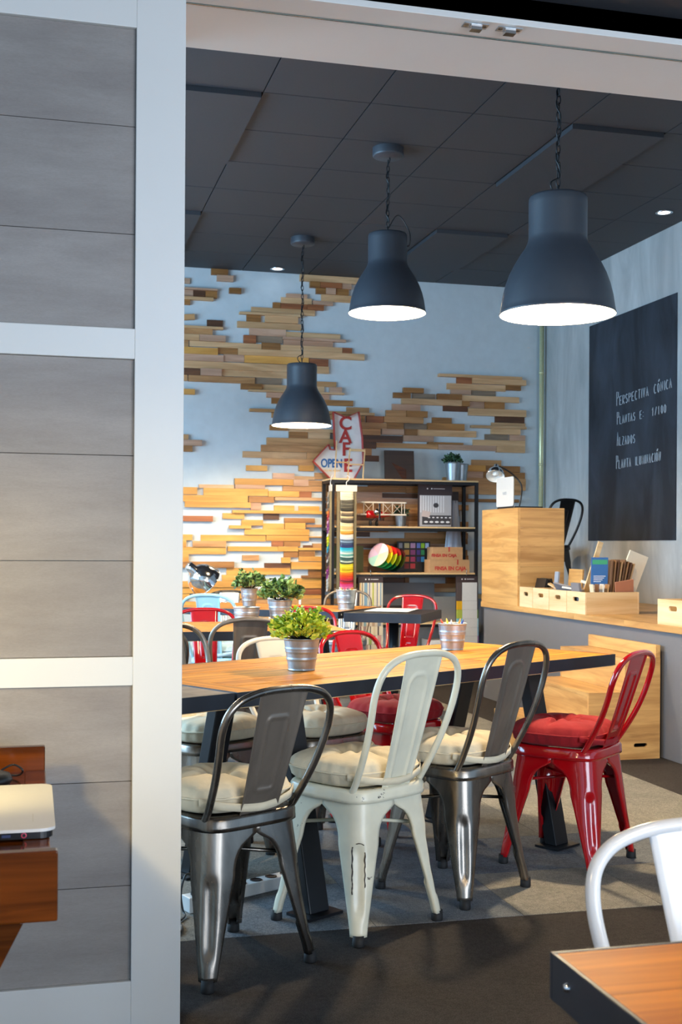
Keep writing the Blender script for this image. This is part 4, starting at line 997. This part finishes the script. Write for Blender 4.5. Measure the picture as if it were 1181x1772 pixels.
# laptop and lamp on the oak cabinet
CZ = .7605+.728
lp = thing('laptop', 'open laptop with white lid standing on the oak cabinet', 'laptop', (PX+.012, 8.62, CZ+.0008), 0)
MB().box(.02, .255, -.168, .168, 0, .014).build('base', M['black_plastic'], lp, bevel=.002)
def rrect(w_, h_, r, n=6):
    P = []
    for cx, cy, a0 in ((w_/2-r, h_/2-r, 0), (-w_/2+r, h_/2-r, PI/2), (-w_/2+r, -h_/2+r, PI), (w_/2-r, -h_/2+r, 1.5*PI)):
        for k in range(n+1):
            a = a0+PI/2*k/n; P.append((cx+r*math.cos(a), cy+r*math.sin(a)))
    return P
RX = Matrix(((0,0,1,0),(1,0,0,0),(0,1,0,0),(0,0,0,1)))   # local x,y,z -> world y,z,x
lid = MB().prism(rrect(.336, .222, .014), 0, .006, Matrix.Translation((.012, 0, .127)) @ RX).build('lid', M['white_plastic'], lp)
MB().prism(rrect(.332, .218, .013), 0, .003, Matrix.Translation((.0182, 0, .127)) @ RX).build('screen_bezel', M['black_plastic'], lp)
text('VAIO', .034, flat('logo_grey', '#8a94a0'), 'logo', lid, Matrix.Translation((.0115, 0, .115)) @ Matrix(((0,0,-1,0),(-1,0,0,0),(0,1,0,0),(0,0,0,1))), .0004)
dl = thing('desk_lamp', 'small chrome desk lamp behind the white laptop on the oak cabinet', 'lamp', (PX+.27, 8.93, CZ+.0008))
dlm = dl
def lamp_head(par, Mx, r, mat='chrome'):
    MB().lathe([(r*1.02,0),(r,.004),(r*.97,r*.35),(r*.80,r*.75),(r*.52,r*1.05),(r*.30,r*1.2),(r*.28,r*1.6),(0,r*1.65)], 36, M=Mx).build('lamp_shade', M[mat], par)
    MB().lathe([(r,.001),(r*.94,r*.35),(r*.77,r*.72),(r*.5,r*1.0),(0,r*1.1)], 36, M=Mx).build('reflector', M['lamp_white'], par)
    MB().lathe([(0,r*.1),(r*.25,r*.16),(r*.36,r*.4),(r*.25,r*.7),(.01,r*.9)], 16, M=Mx).build('bulb', M['lamp_white'], par)
    e = MB(); 
    e.lathe([(r*1.02,-.003),(r*1.05,0),(r*1.02,.003)], 36, M=Mx); e.build('rim', M[mat], par)
def aim(loc, ax): return Matrix.Translation(loc) @ Vector(ax).to_track_quat('Z', 'Y').to_matrix().to_4x4()
lamp_head(dl, aim((-.20, 0, .265), (.28, .55, .75)), .072)
MB().tube(spline([(.0,0,.01),(.02,0,.10),(.03,.02,.20),(-.02,.06,.28),(-.09,.08,.33),(-.155,.085,.355)], 8), .006, 8).build('gooseneck', M['black_steel'], dl)
MB().lathe([(0,0),(.05,0),(.05,.012),(.02,.02),(0,.02)], 28).build('base', M['chrome'], dl)
chair('black chair standing up on the platform behind the oak cabinet', 4.30, 9.66, 108, 'low', 'ch_black', h=.85, z=.7605)

# ============================================================ SHELF UNIT
SY0, SY1 = 10.19, 10.545
SXA, SXB = 2.525, 3.885
su = thing('shelf_unit', 'black steel framed shelf unit with wooden shelves against the timber wall', 'shelf', (SXA, SY0, 0))
w_ = SXB-SXA; d_ = SY1-SY0; T = .028
for x in (0, w_-T):
    for y in (0, d_-T):
        MB().box(x, x+T, y, y+T, 0, 1.775).build('post', M['black_steel'], su)
sh_z = (.10, .520, .962, 1.372, 1.787)
for z in sh_z:
    MB().box(T+.0005 if z < 1.7 else 0, w_-T-.0005 if z < 1.7 else w_, .002, T-.002, z-.040, z-.0145).build('rail', M['black_steel'], su)
    MB().box(T+.0005 if z < 1.7 else 0, w_-T-.0005 if z < 1.7 else w_, d_-T+.002, d_-.002, z-.040, z-.0145).build('rail', M['black_steel'], su)
    for x in (0.002, w_-T+.002):
        MB().box(x, x+T-.004, T+.0005, d_-T-.0005, z-.040, z-.0145).build('rail', M['black_steel'], su)
    a = .0 if z > 1.7 else T+.001
    MB().box(a, w_-a, -.001 if z > 1.7 else .001, d_-.001, z-.014, z).build('shelf_board', M['pine'], su)
for y in (T/2, d_-T/2): pass
def shelfthing(name, label, cat, x, y, z, rz=0, group=None): return thing(name, label, cat, (x, y, z), rz, group)
Yi = 10.32
Z5, Z4, Z3, Z2 = 1.7875, 1.3725, .9625, .5205
# on top: arrow sign
p = W(597, 826, 10.36)
sg = thing('cafe_sign', 'worn white arrow-shaped sign with red edges reading CAFE and OPEN on top of the shelf', 'sign', (p.x, 10.42, Z5))
def sp(x, y): q = W(x, y, 10.42); return (q.x-p.x, q.z-Z5)
out = [sp(*q) for q in ((576,713),(598,723),(620,713),(626,757),(628,800),(612,829),(583,829),(571,829),(541,798),(568,769),(571,778),(579,779))]
zmin = min(q[1] for q in out); out = [(a, b-zmin+.001) for a, b in out]
face = MB().prism(out, 0, .02, Matrix.Translation((0, .02, 0)) @ FRONT).build('sign_face', M['sign_white'], sg)
edge = MB()
for k in range(len(out)):
    a, b = out[k], out[(k+1) % len(out)]
    edge.bar((a[0], -.018, a[1]), (b[0], -.018, b[1]), .006, .055, (0,1,0))
edge.build('red_rim', M['red_enamel'], sg)
for ch, (x, y) in zip('CAFE', ((598,733),(598,756),(599,778),(602,806))):
    q = sp(x, y); text(ch, .165, M['red_ink'], 'letter', sg, Matrix.Translation((q[0], -.004, q[1]-zmin)) @ FRONT, .003, .004)
q = sp(574, 802); text('OPEN', .105, M['blue_ink'], 'lettering', sg, Matrix.Translation((q[0], -.004, q[1]-zmin)) @ FRONT @ Matrix.Scale(.72, 4, (1,0,0)), .002, .003)
q = sp(572, 814); text('24 HOURS A DAY', .024, M['yellow_ink'], 'small_lettering', sg, Matrix.Translation((q[0], -.003, q[1]-zmin)) @ FRONT, .001)
# mini folding chair
p = W(610, 826, 10.26)
mc = thing('miniature_chair', 'tiny wooden chair model in front of the arrow sign on the shelf top', 'model', (p.x, 10.26, Z5), .15)
for x, h_ in ((-.16, .33), (-.035, .265), (.11, .265)):
    MB().bar((x, .02, 0), (x+.006, -.01, h_), .009, .009, (0,1,0)).build('leg', M['pine'], mc)
MB().box(-.025, .112, -.022, -.010, .240, .262).build('back_rail', M['pine'], mc)
MB().box(-.156, -.036, -.016, -.008, .135, .146).build('seat_rail', M['pine'], mc)
MB().box(-.030, .106, -.006, .012, .120, .132).build('seat', M['pine'], mc)
# brown board with carved corner
p = W(692, 826, 10.42)
o = MB().box(-.138, .138, -.012, .012, 0, .272).build('dark_panel', M['dark_board']); o.location = (p.x, 10.42, Z5+.001); o.rotation_euler = (-.10, 0, 0)
tag(o, 'dark brown square wooden panel leaning on the shelf top', 'panel')
MB().prism([(-.075,.16),(.06,.10),(.06,.015),(.02,.015)], 0, .003, Matrix.Translation((0, -.0122, 0)) @ FRONT).build('inlay', M['walnut'], o)
# pots on top
p = W(783, 824, 10.34)
plant('small dark-leaved plant in a plain zinc pot on top of the shelf unit', p.x, 10.32, Z5, .055, .072, .165, .075, .085, 300, .026, 'leaf_dark', 21, False)
p = W(797, 824, 10.42)
t = thing('zinc_pot', 'empty plain zinc pot behind the plant on top of the shelf unit', 'pot', (p.x+.02, 10.455, Z5+.0008))
MB().lathe(pot_prof(.05, .068, .165, False), 36).build('pot_body', M['galv'], t)
# hanging swatch ribbons
cols = ['#e0d2b4']*4+['#5c5648','#4e493e','#6a6454','#48443a','#565042','#3c3830','#2c2a24','#c9ab84','#7a6a54','#5a5044','#d8bc8c','#8a7a62','#4e4236','#3a332c','#e6cfa0','#e8d6ac','#d8b878','#cdb27e','#e8c88c','#d8a040','#c88a30','#efe8d8','#e4e0d4','#d8dce0','#5a6a7a','#7890a8','#40506a','#2c3a64','#3a3a66','#20a0c0','#48bcd0','#8cc8c8','#e6ead8','#5a9a90','#cfe0d0','#2f5650','#46605a','#c8d0b8','#3a463c','#f0dc30','#f4e040','#e8c820','#c8a818','#e8d028','#f08c20','#f06a18','#e85020','#d83a28','#c83040','#7a2430','#c02838','#e04080','#e8609a','#f080a8','#702048']
def swatches(label, x, y, rz, z1, z0, wd, cols, seed):
    t = thing('fabric_swatch_hanger', label, 'swatches', (x, y, 0), rz, 'hanging fabric swatch sets')
    MB().prism([(-.095,z1-.075),(.095,z1-.075),(.095,z1-.02),(-.095,z1-.02)], 0, .004, FRONT).build('header_card', flat('header_card', '#d8cfc0'), t)
    MB().tube(spline([(0,-.002,z1-.03),(0,-.002,z1+.005),(.018,0,z1+.022),(.028,.004,z1+.045),(.012,.012,z1+.062),(-.012,.014,z1+.055)], 6), .004, 8).build('hook', M['white_plastic'], t)
    MB().box(wd/2+.005, wd/2+.028, -.018, .0, z0-.01, z1-.077).build('side_band', flat('olive_band', '#6a5f46'), t)
    MB().box(-wd/2-.028, -wd/2-.005, -.018, .0, z0-.01, z1-.077).build('side_band', flat('olive_band', '#6a5f46'), t)
    MB().box(-wd/2, wd/2, -.004, 0, z0+.01, z1-.077).build('backing', flat('backing_cloth', '#b8ad98'), t)
    rr = random.Random(seed); n = len(cols); zz = z1-.078; st_ = (z1-.078-z0)/n
    for k, c in enumerate(cols):
        a = zz-st_*k; dr = .004+.006*k/n+rr.uniform(-.001,.001); L = st_*1.9
        mb = MB()
        def P(i, j, a=a, dr=dr, L=L, tw=rr.uniform(-.003,.003)):
            u = -1+2*i/6; return (u*wd/2, -.012-.012*j/3-dr*.6, a-L*j/3-dr*(1-u*u)*.9*(j/3)+tw*u)
        mb.grid(P, 6, 3)
        mb.build('swatch', flat('swatch_%s' % c.strip('#'), c, .85), t, solid=.0016)
    return t
p = W(600, 840, 10.15)
swatches('long rainbow strip of fabric swatches hanging from the left of the shelf unit', p.x, 10.15, 0, 1.745, .83, .118, cols, 1)
cols2 = ['#8a8478','#6a665c','#9a948a','#5a564c','#77705f','#e08030','#c04030','#a02040','#d8a0c0','#8a3a80','#a05090','#703070','#d8d4cc','#e8e020','#d0d020','#b0c020','#20a0b0','#3090b0','#403a3c','#6a4a50','#cfc8be','#35302e','#58403a','#a04090','#702868','#903a88','#d8d4cc','#cfcac0','#c8c4ba','#d4d0c8']
swatches('second swatch strip seen edge-on at the left post of the shelf unit', 2.5205, 10.20, math.radians(-96), 1.745, .83, .10, cols2, 2)

# model biplane
p = W(652, 904, Yi)
bp = thing('model_biplane', 'cream and red model biplane on the middle shelf', 'model', (p.x, 10.30, Z4), math.radians(6))
for nm, z in (('upper_wing', .205), ('lower_wing', .098)):
    MB().prism([(-.15,-.012),(.275,-.012),(.285,.0),(.285,.07),(.275,.085),(-.15,.085),(-.16,.07),(-.16,0)], z, z+.014).build(nm, M['ch_cream'], bp)
for x in (-.13, -.04, .055, .145, .235, .262):
    MB().tube([(x,-.004,.112),(x,-.004,.205)], .0035, 6).build('strut', M['ch_cream'], bp)
wr_ = MB()
for a, b in ((-.13,-.04),(.055,.145),(.145,.235)):
    wr_.tube([(a,-.005,.112),(b,-.005,.205)], .002, 4).tube([(b,-.005,.112),(a,-.005,.205)], .002, 4)
wr_.build('bracing_wires', M['ch_cream'], bp)
MB().lathe([(.001,-.11),(.03,-.105),(.036,-.08),(.036,-.02),(.03,.06),(.015,.15),(.004,.19),(0,.19)], 20, M=Matrix.Translation((.0,.02,.105)) @ Matrix.Rotation(math.radians(-75), 4, 'Z') @ Matrix.Rotation(-PI/2, 4, 'X')).build('fuselage', M['ch_red'], bp)
Me = Matrix.Translation((-.035,-.095,.125)) @ Matrix.Rotation(math.radians(15), 4, 'Z') @ FRONT
MB().lathe([(0,.03),(.012,.02),(.03,.01),(.034,-.005),(.03,-.02)], 20, M=Me).build('engine_cowl', M['chrome'], bp)
MB().box(-.008, .008, -.075, .075, .028, .032, Me).build('propeller', M['chrome'], bp)
for dy in (-.03, .09):
    MB().lathe([(0,-.006),(.024,-.006),(.026,0),(.024,.006),(0,.006)], 18, M=Matrix.Translation((-.07+dy*.9, -.05+dy, .026)) @ Matrix.Rotation(PI/2, 4, 'Y')).build('wheel', M['rubber'], bp)
MB().tube([(-.08,-.05,.03),(0,.0,.085),(.02,.05,.03)], .003, 6).build('undercarriage', M['chrome'], bp)
p = W(697, 903, 10.42)
plant('small plant in a zinc pot behind the model biplane', p.x, 10.475, Z4, .042, .054, .105, .06, .08, 160, .022, 'leaf_dark', 31, False)
# bedding brochure
p = W(753, 904, 10.36)
br = thing('sample_display', 'dark-headed fabric display with a black and white bed photo on the middle shelf', 'display', (p.x, 10.36, Z4), 0)
MB().box(-.160, .160, -.01, .012, 0, .400).build('backing_board', flat('display_brown', '#35282a'), br)
MB().box(-.148, .152, -.0125, -.0102, .006, .285).build('photo_print', flat('photo_grey', '#b0b0b4'), br)
ph = MB()
for k in range(10): ph.box(-.144+.024*k, -.134+.024*k, -.0138, -.0126, .13, .28)
ph.build('curtain_print', flat('photo_curtain', '#d8dade'), br, kind='stuff')
MB().box(-.125, .148, -.0148, -.0127, .020, .105).build('bed_print', flat('photo_dark', '#38363c'), br)
ov = MB()
for k in range(5): ov.prism([(-.09+.052*k+.019*math.cos(a*PI/6), .045+.009*math.sin(a*PI/6)) for a in range(12)], .0149, .0156, FRONT)
for k in range(6): ov.prism([(-.06+.04*k+.012*math.cos(a*PI/4), .085+.006*math.sin(a*PI/4)) for a in range(8)], .0149, .0156, FRONT)
ov.build('oval_print', flat('photo_white', '#e8e8ea'), br, kind='stuff')
MB().prism([(-.135,.095),(-.06,.085),(-.045,.135),(-.12,.15)], .0149, .0165, FRONT).build('pillow_print', flat('photo_pillow', '#c8b8b4'), br)
MB().prism([(.005+.026*math.cos(a*PI/6), .195+.022*math.sin(a*PI/6)) for a in range(12)], .0139, .0146, FRONT).build('picture_print', flat('photo_dark', '#38363c'), br)
dd = MB()
for x in (-.075, -.035): dd.prism([(x+.007*math.cos(a*PI/4), .345+.007*math.sin(a*PI/4)) for a in range(8)], .0102, .0112, FRONT)
dd.box(-.02, .09, -.0112, -.0102, .343, .347)
dd.build('header_marks', M['paper'], br, kind='stuff')
# wrapped roll at the right end of the middle shelf
rl = thing('wrapped_bag', 'clear plastic wrapped bag with dark header hanging at the right end of the shelf', 'bag', (3.755, 10.50, 0))
MB().box(-.05, .05, -.01, .01, 1.62, 1.70).build('header_strip', M['dark_board'], rl)
def bagP(i, j):
    u = i/10; v = j/14; wd = .045+.045*v; z = 1.62-.52*v
    return (-wd+.0+2*wd*u, -.012-.022*math.sin(PI*u)*(.4+v)-.006*math.sin(u*17+v*3), z)
MB().grid(bagP, 10, 14).build('bag_body', flat('milky_plastic', '#aeb0ba', .25), rl, solid=.003)
# colour wheel fan
p = W(671, 984, 10.27)
cw = thing('color_fan', 'round fanned colour chart with tilted rainbow discs on the lower shelf', 'color chart', (p.x, 10.27, Z3))
sets = [('#f2e6e0','#e8b8c8','#d8c0e0','#a8d8d0','#d8e8c0','#f0e8b0'), ('#f09030','#f05a80','#d03a90','#48a8a0','#30a050','#f0e020'), ('#e02020','#f08020','#d81860','#186a60','#188a40','#c8d828'), ('#a01820','#c06010','#8a1040','#103a38','#0c5028','#7a8c10'), ('#501010','#604010','#401028','#101c20','#0c2818','#384010')]
for k, cs in enumerate(sets):
    Mx = Matrix.Translation((-.085+.048*k, .026*k, .158-.012*k)) @ Matrix.Rotation(math.radians(-56), 4, 'Z') @ Matrix.Rotation(math.radians(-22), 4, 'X') @ FRONT
    R_ = .110
    for q, c in enumerate(cs):
        a0 = q*PI/3+.35; P_ = [(0,0)]+[(R_*math.cos(a0+PI/3*i/6), R_*math.sin(a0+PI/3*i/6)) for i in range(7)]
        MB().prism(P_, -.0015, .0015, Mx).build('disc_sector', flat('fan_%s' % c.strip('#'), c, .45), cw)
MB().box(-.10, .14, .0, .13, 0, .008).build('base', M['black_plastic'], cw)
# palette panel
p = W(718, 984, 10.46)
pa = thing('color_palette', 'black panel with a grid of coloured squares behind the colour fan', 'color chart', (p.x, 10.47, Z3))
MB().box(-.165, .148, -.006, .006, 0, .278).build('panel', M['black_plastic'], pa)
grid_c = [['#7d7d88','#a89a6a','#a880a0','#5a70b8','#8ab828','#a8b8d8'],['','#a87828','#7a3870','#3a2a78','#187848',''],['','#a85a28','#8a2a60','#182a70','#2878b0',''],['','#701818','#a83040','','','']]
xs = (-.150,-.098,-.040,.020,.060,.102)
for r_, row in enumerate(grid_c):
    for c_, cc in enumerate(row):
        if cc:
            ww = .046 if c_ in (1,2) else .033
            MB().box(xs[c_], xs[c_]+ww, -.009, -.0062, .218-.062*r_, .218-.062*r_+.046).build('color_square', flat('sq_%s' % cc.strip('#'), cc, .5), pa)
# cardboard boxes
def cbox(lbl, x, y, z, ww, hh, txt, ts, tape, dx):
    t = thing('cardboard_box', lbl, 'box', (x, y, z), 0, 'cardboard boxes on the shelf')
    MB().box(0, ww, 0, .16, 0, hh).build('carton', M['card'], t, bevel=.001)
    MB().box(tape-.006, tape+.006, -.0012, -.0003, hh*.62, hh+.0005).build('tape', M['red_ink'], t)
    MB().box(tape-.006, tape+.006, 0, .06, hh+.0005, hh+.0012).build('tape', M['red_ink'], t)
    text(txt, ts, M['red_ink'], 'printed_text', t, Matrix.Translation((ww*.5+dx, -.0008, hh*.32)) @ FRONT @ Matrix.Scale(.95, 4, (1,0,0)), .0004, .0018)
    return t
p = W(747, 984, 10.24)
cbox('larger lower cardboard box with red printing on the lower shelf', p.x-.01, 10.25, Z3, .375, .116, 'FINSA EN CAJA', .046, .262, .005)
cbox('smaller cardboard box stacked on top of the larger printed one', p.x+.02, 10.265, Z3+.1172, .285, .112, 'FINSA EN CAJA', .037, .155, -.035)
# flat stack and olive file at left of lower shelf
for k, (c, lb) in enumerate((('#b8a98c','bottom board of the low pale stack on the left of the lower shelf'), ('#cfc2a8','upper board of the low pale stack on the left of the lower shelf'))):
    o = MB().box(0, .155, 0, .20, 0, .016).build('thin_board', flat('stack_%d' % k, c)); o.location = (2.59+.01*k, 10.24, Z3+.0005+.0168*k); tag(o, lb, 'board')
o = MB().box(0, .30, 0, .02, 0, .235).build('olive_folder', flat('olive_folder', '#4c4a1e')); o.location = (2.60, 10.49, Z3+.0005); tag(o, 'olive green folder standing at the back left of the lower shelf', 'folder')
o = MB().lathe([(0,0),(.022,.004),(.030,.025),(.022,.048),(0,.052)], 20).build('pebble', flat('pebble_grey', '#8a8078')); o.location = (2.665, 10.30, Z3+.0345); tag(o, 'round grey stone resting on the pale board stack', 'stone')
# lower shelf: grey panels, box file, cream drawers
for k, (x, ww, hh, c, lb) in enumerate(((2.95,.62,.345,'#6a6a6c','large grey sample panel standing on the second lowest shelf'), (3.55,.26,.22,'#8a8a88','smaller grey panel beside the large grey one on the second lowest shelf'))):
    o = MB().box(0, ww, 0, .012, 0, hh).build('grey_panel', flat('gp%d' % k, c)); o.location = (x, 10.46-.03*k, Z2+.0005); o.rotation_euler = (-.05, 0, 0); tag(o, lb, 'panel')
bx = thing('storage_box', 'dark storage box with crumpled items under the lower shelf behind the red chair', 'box', (2.98, 10.22, Z2))
MB().box(0,.26,0,.012,0,.14).box(0,.26,.208,.22,0,.14).box(0,.012,.0125,.2075,0,.14).box(.248,.26,.0125,.2075,0,.14).box(.0125,.2475,.0125,.2075,0,.008).build('box_walls', M['dark_board'], bx)
for k in range(3):
    o = MB().lathe([(0,0),(.03,.008),(.042,.03),(.03,.06),(0,.07)], 14).build('cloth_roll', flat('cloth%d' % k, ('#b8a98c','#9a8468','#8a7a60')[k])); o.location = (3.04+.07*k, 10.32, Z2+.0095+.005*k); tag(o, ('left','middle','right')[k]+' rolled beige cloth in the dark storage box', 'cloth')
for k in range(3):
    o = MB().box(0,.36,0,.26,0,.085).build('white_box', M['paper']); o.location = (3.46, 10.24, .1008+.0858*k); tag(o, 'white flat box on the bottom shelf, '+('lowest','middle','top')[k]+' of its stack', 'box', 'white boxes on the bottom shelf')
# hanging textile displays in front of the shelf unit
def display(label, x, y, ztop, wd, rows, kind, hz):
    t = thing('textile_display', label, 'display', (x, y, 0), 0, 'hanging textile displays')
    tot = .055+sum(r[0] for r in rows)
    MB().box(-wd/2, wd/2, 0, .012, ztop-tot-.01, ztop).build('backing_board', flat('display_brown', '#35282a'), t)
    dd = MB()
    for xx in (-.045, -.015): dd.prism([(xx+.006*math.cos(a*PI/4), ztop-.025+.006*math.sin(a*PI/4)) for a in range(8)], 0, .002, FRONT)
    dd.box(0, .07, -.0018, -.0003, ztop-.027, ztop-.023); dd.build('header_marks', M['paper'], t, kind='stuff')
    MB().tube([(0,.006,ztop-.002),(0,.006,ztop+.03)], .003, 6).tube(spline([(0,.006,ztop+.03),(0,.006,ztop+.05),(0,.016,ztop+.06),(0,.030,ztop+.050)],5), .003, 6).build('hook', M['chrome'], t)
    z = ztop-.055
    for k, (h_, spec) in enumerate(rows):
        th = .006+.004*k
        if kind == 'plaid':
            sm = MB().box(-wd/2+.012, wd/2-.004, -th-.004, -.001, z-h_+.002, z).build('fabric_sample', flat('plaid_base%d' % (k % 3), ('#d8cdb4','#d0c8b8','#c8bca8')[k % 3]), t)
            groups = {}
            for sx, sw, c in spec: groups.setdefault(c, []).append((sx, sw))
            for c, L in groups.items():
                m_ = MB()
                for sx, sw in L: m_.box(-wd/2+.012+sx, -wd/2+.012+sx+sw, -th-.0052, -th-.0041, z-h_+.002, z)
                m_.build('woven_stripe', flat('stripe_%s' % c.strip('#'), c, .9), sm)
        else:
            sm = MB().box(-wd/2+.055, wd/2-.006, -th-.004, -.001, z-h_+.0015, z).build('fabric_sample', flat('white_cloth', '#d4d2d0', .9), t)
            MB().box(-wd/2+.003, -wd/2+.053, -th-.002, -.001, z-h_+.0015, z).build('color_sample', flat('cs_%s' % spec[0].strip('#'), spec[0], .9), t)
            MB().box(wd/2-.005, wd/2+.006, -th-.002, -.001, z-h_+.0015, z).build('color_sample', flat('cs_%s' % spec[1].strip('#'), spec[1], .9), t)
        z -= h_
    return t
p = W(645, 998, 10.12)
s1 = [(.0,.008,'#d8b070'),(.02,.006,'#5a4a3a'),(.04,.028,'#7898ac'),(.085,.007,'#38508c'),(.115,.010,'#b0b020'),(.155,.006,'#2f4a80'),(.185,.010,'#7898ac')]
s2 = [(.01,.012,'#c07878'),(.04,.006,'#a04840'),(.07,.03,'#d8dce0'),(.12,.008,'#b8c070'),(.15,.012,'#8a98a8'),(.18,.014,'#c89070')]
s3 = [(.0,.02,'#8a7460'),(.035,.02,'#7a98a0'),(.08,.006,'#a86050'),(.11,.025,'#a89078'),(.16,.03,'#808890')]
s4 = [(.0,.012,'#6a4048'),(.03,.04,'#98807a'),(.09,.008,'#303038'),(.12,.02,'#d0c0a0'),(.16,.012,'#483840')]
s5 = [(.0,.02,'#8a4868'),(.04,.02,'#c8b8c0'),(.08,.025,'#8a9a58'),(.13,.008,'#7a3048'),(.16,.03,'#c89890')]
display('plaid and striped fabric sample display hanging below the shelf behind the bistro table', p.x, 10.177, p.z, .225, [(.20,s1),(.10,s2),(.08,s3),(.08,s4),(.08,s5),(.07,s4),(.07,s2)], 'plaid', 0)
p = W(817, 998, 10.05)
wd_rows = [(.165,('#4a4040','#4a4040')),(.078,('#e0a818','#4a4040')),(.078,('#a8b448','#5f7a34')),(.078,('#6fb0c4','#9cc8d4')),(.078,('#28306a','#7fb0cc')),(.078,('#4a3a5a','#8a6a98')),(.078,('#4a4040','#4a4040'))]
display('white fabric sample display with yellow, green and blue strips beside the grey platform', p.x, 10.177, p.z, .20, wd_rows, 'white', 0)

# chrome lamp on the farthest table, left edge
hl = thing('desk_lamp', 'large chrome desk lamp head at the left edge of the opening above the tables', 'lamp', (.985, 8.75, TZ+.0008))
hp = W(352, 1010, 8.60)
lamp_head(hl, aim((hp.x-.985+.02, hp.y-8.75, hp.z-TZ+.01), (-.70, -.35, .62)), .120)
MB().tube(spline([(0,0,.01),(-.16,.0,.10),(-.20,-.05,.24),(-.10,-.13,.335)], 6), .008, 8).build('arm', M['chrome'], hl)
MB().lathe([(0,0),(.075,0),(.075,.014),(.02,.022),(0,.022)], 30).build('base', M['chrome'], hl)

# ============================================================ POWER STRIP AND CABLES
a = math.radians(27)
ps = thing('power_strip', 'white power strip with black sockets lying on the carpet under the central table', 'power strip', (.60, 4.03, .0015), a)
MB().box(0, .42, -.028, .028, 0, .042).build('strip_body', M['white_plastic'], ps, bevel=.003)
for k in range(6): MB().lathe([(0,.0422),(.021,.0422),(.021,.0445),(.017,.0445),(.016,.043),(0,.043)], 20, (.045+.066*k, 0, 0)).build('socket', M['black_plastic'], ps)
pb = thing('plug_adapter', 'white plug adapter cube with a black plug at the partition edge on the carpet', 'adapter', (.525, 3.955, .0015), math.radians(20))
MB().box(-.032, .032, -.03, .03, 0, .05).build('adapter_body', M['white_plastic'], pb, bevel=.003)
MB().lathe([(0,.0505),(.020,.0505),(.020,.058),(.011,.075),(.008,.095),(0,.096)], 18, (.008, 0, 0)).build('plug', M['black_plastic'], pb)
MB().tube(spline([(.008,0,.095),(-.005,-.002,.115),(-.035,-.005,.12),(-.055,-.012,.07),(-.058,-.03,.02),(-.065,-.06,.006),(-.11,-.10,.005)], 7), .0035, 8).build('plug_cable', M['black_plastic'], pb)
o = MB().tube(spline([(.36,3.90,.0065),(.42,3.86,.0065),(.46,3.80,.0065),(.45,3.72,.0065),(.40,3.70,.0065)], 8), .0045, 8).build('floor_cable', M['black_plastic']); tag(o, 'black cable looped on the carpet beside the partition edge', 'cable')

# ============================================================ DESK BY THE PARTITION
ds = thing('tray_desk', 'polished walnut tray desk with raised sides at the left edge before the grey partition', 'desk', (.035, 1.745, 0))
DL = -.55
MB().box(DL, .004, 0, .022, .668, .768).build('front_side', M['walnut'], ds, bevel=.003)
MB().box(DL, -.004, .905, .930, .668, .768).build('back_side', M['walnut'], ds, bevel=.003)
MB().box(-.045, -.003, .0225, .9045, .690, .718).build('edge_rail', M['walnut'], ds, bevel=.002)
MB().box(DL, -.0455, .0225, .9045, .690, .7145).build('tray_bottom', M['walnut'], ds)
for y in (.05, .86):
    MB().bar((-.055, y, .690), (-.40, y, .012), .05, .03, (0,1,0)).build('leg', M['walnut'], ds)
    MB().bar((-.50, y+.035, .690), (-.10, y+.035, .012), .05, .03, (0,1,0)).build('leg', M['walnut'], ds)
nb_ = thing('laptop', 'white laptop base on the walnut desk at the left edge', 'laptop', (-.155, 2.215, .7185), 0)
def rr3(w_, h_, r): return rrect(w_, h_, r)
MB().prism(rr3(.384, .372, .02), .001, .0125).build('black_base', M['black_plastic'], nb_)
MB().prism(rr3(.392, .38, .024), .0125, .0175).build('palm_rest', M['white_plastic'], nb_)
MB().box(.095, .0955, -.135, -.075, .0175, .0178).box(.160, .1605, -.135, -.075, .0175, .0178).build('touchpad_line', flat('line_grey', '#b9b3a2'), nb_)
MB().lathe([(.0028,0),(.0045,0),(.0045,.001),(.0028,.001)], 18, M=Matrix.Translation((.146, -.186, .007)) @ FRONT).build('audio_jack', flat('pink_ring', '#c04860'), nb_)
for x in (.092, .118): MB().box(x-.007, x+.007, -.1868, -.186, .0045, .009).build('usb_port', flat('usb_blue', '#27345a'), nb_)
MB().tube([(.055, -.186, .007), (.055, -.205, .007)], .004, 8).build('plug', M['chrome'], nb_)
bkd = thing('black_puck', 'black rounded cable device on the walnut desk behind the white laptop', 'device', (-.085, 2.52, .7155))
MB().lathe([(0,0),(.045,0),(.052,.010),(.046,.022),(.03,.026),(.026,.023),(0,.023)], 30).build('body', M['black_plastic'], bkd)
MB().tube(spline([(.02,.03,.018),(.05,.05,.03),(.07,.03,.022),(.06,.06,.006),(.02,.10,.004)], 7), .0022, 6).build('cable', M['black_plastic'], bkd)
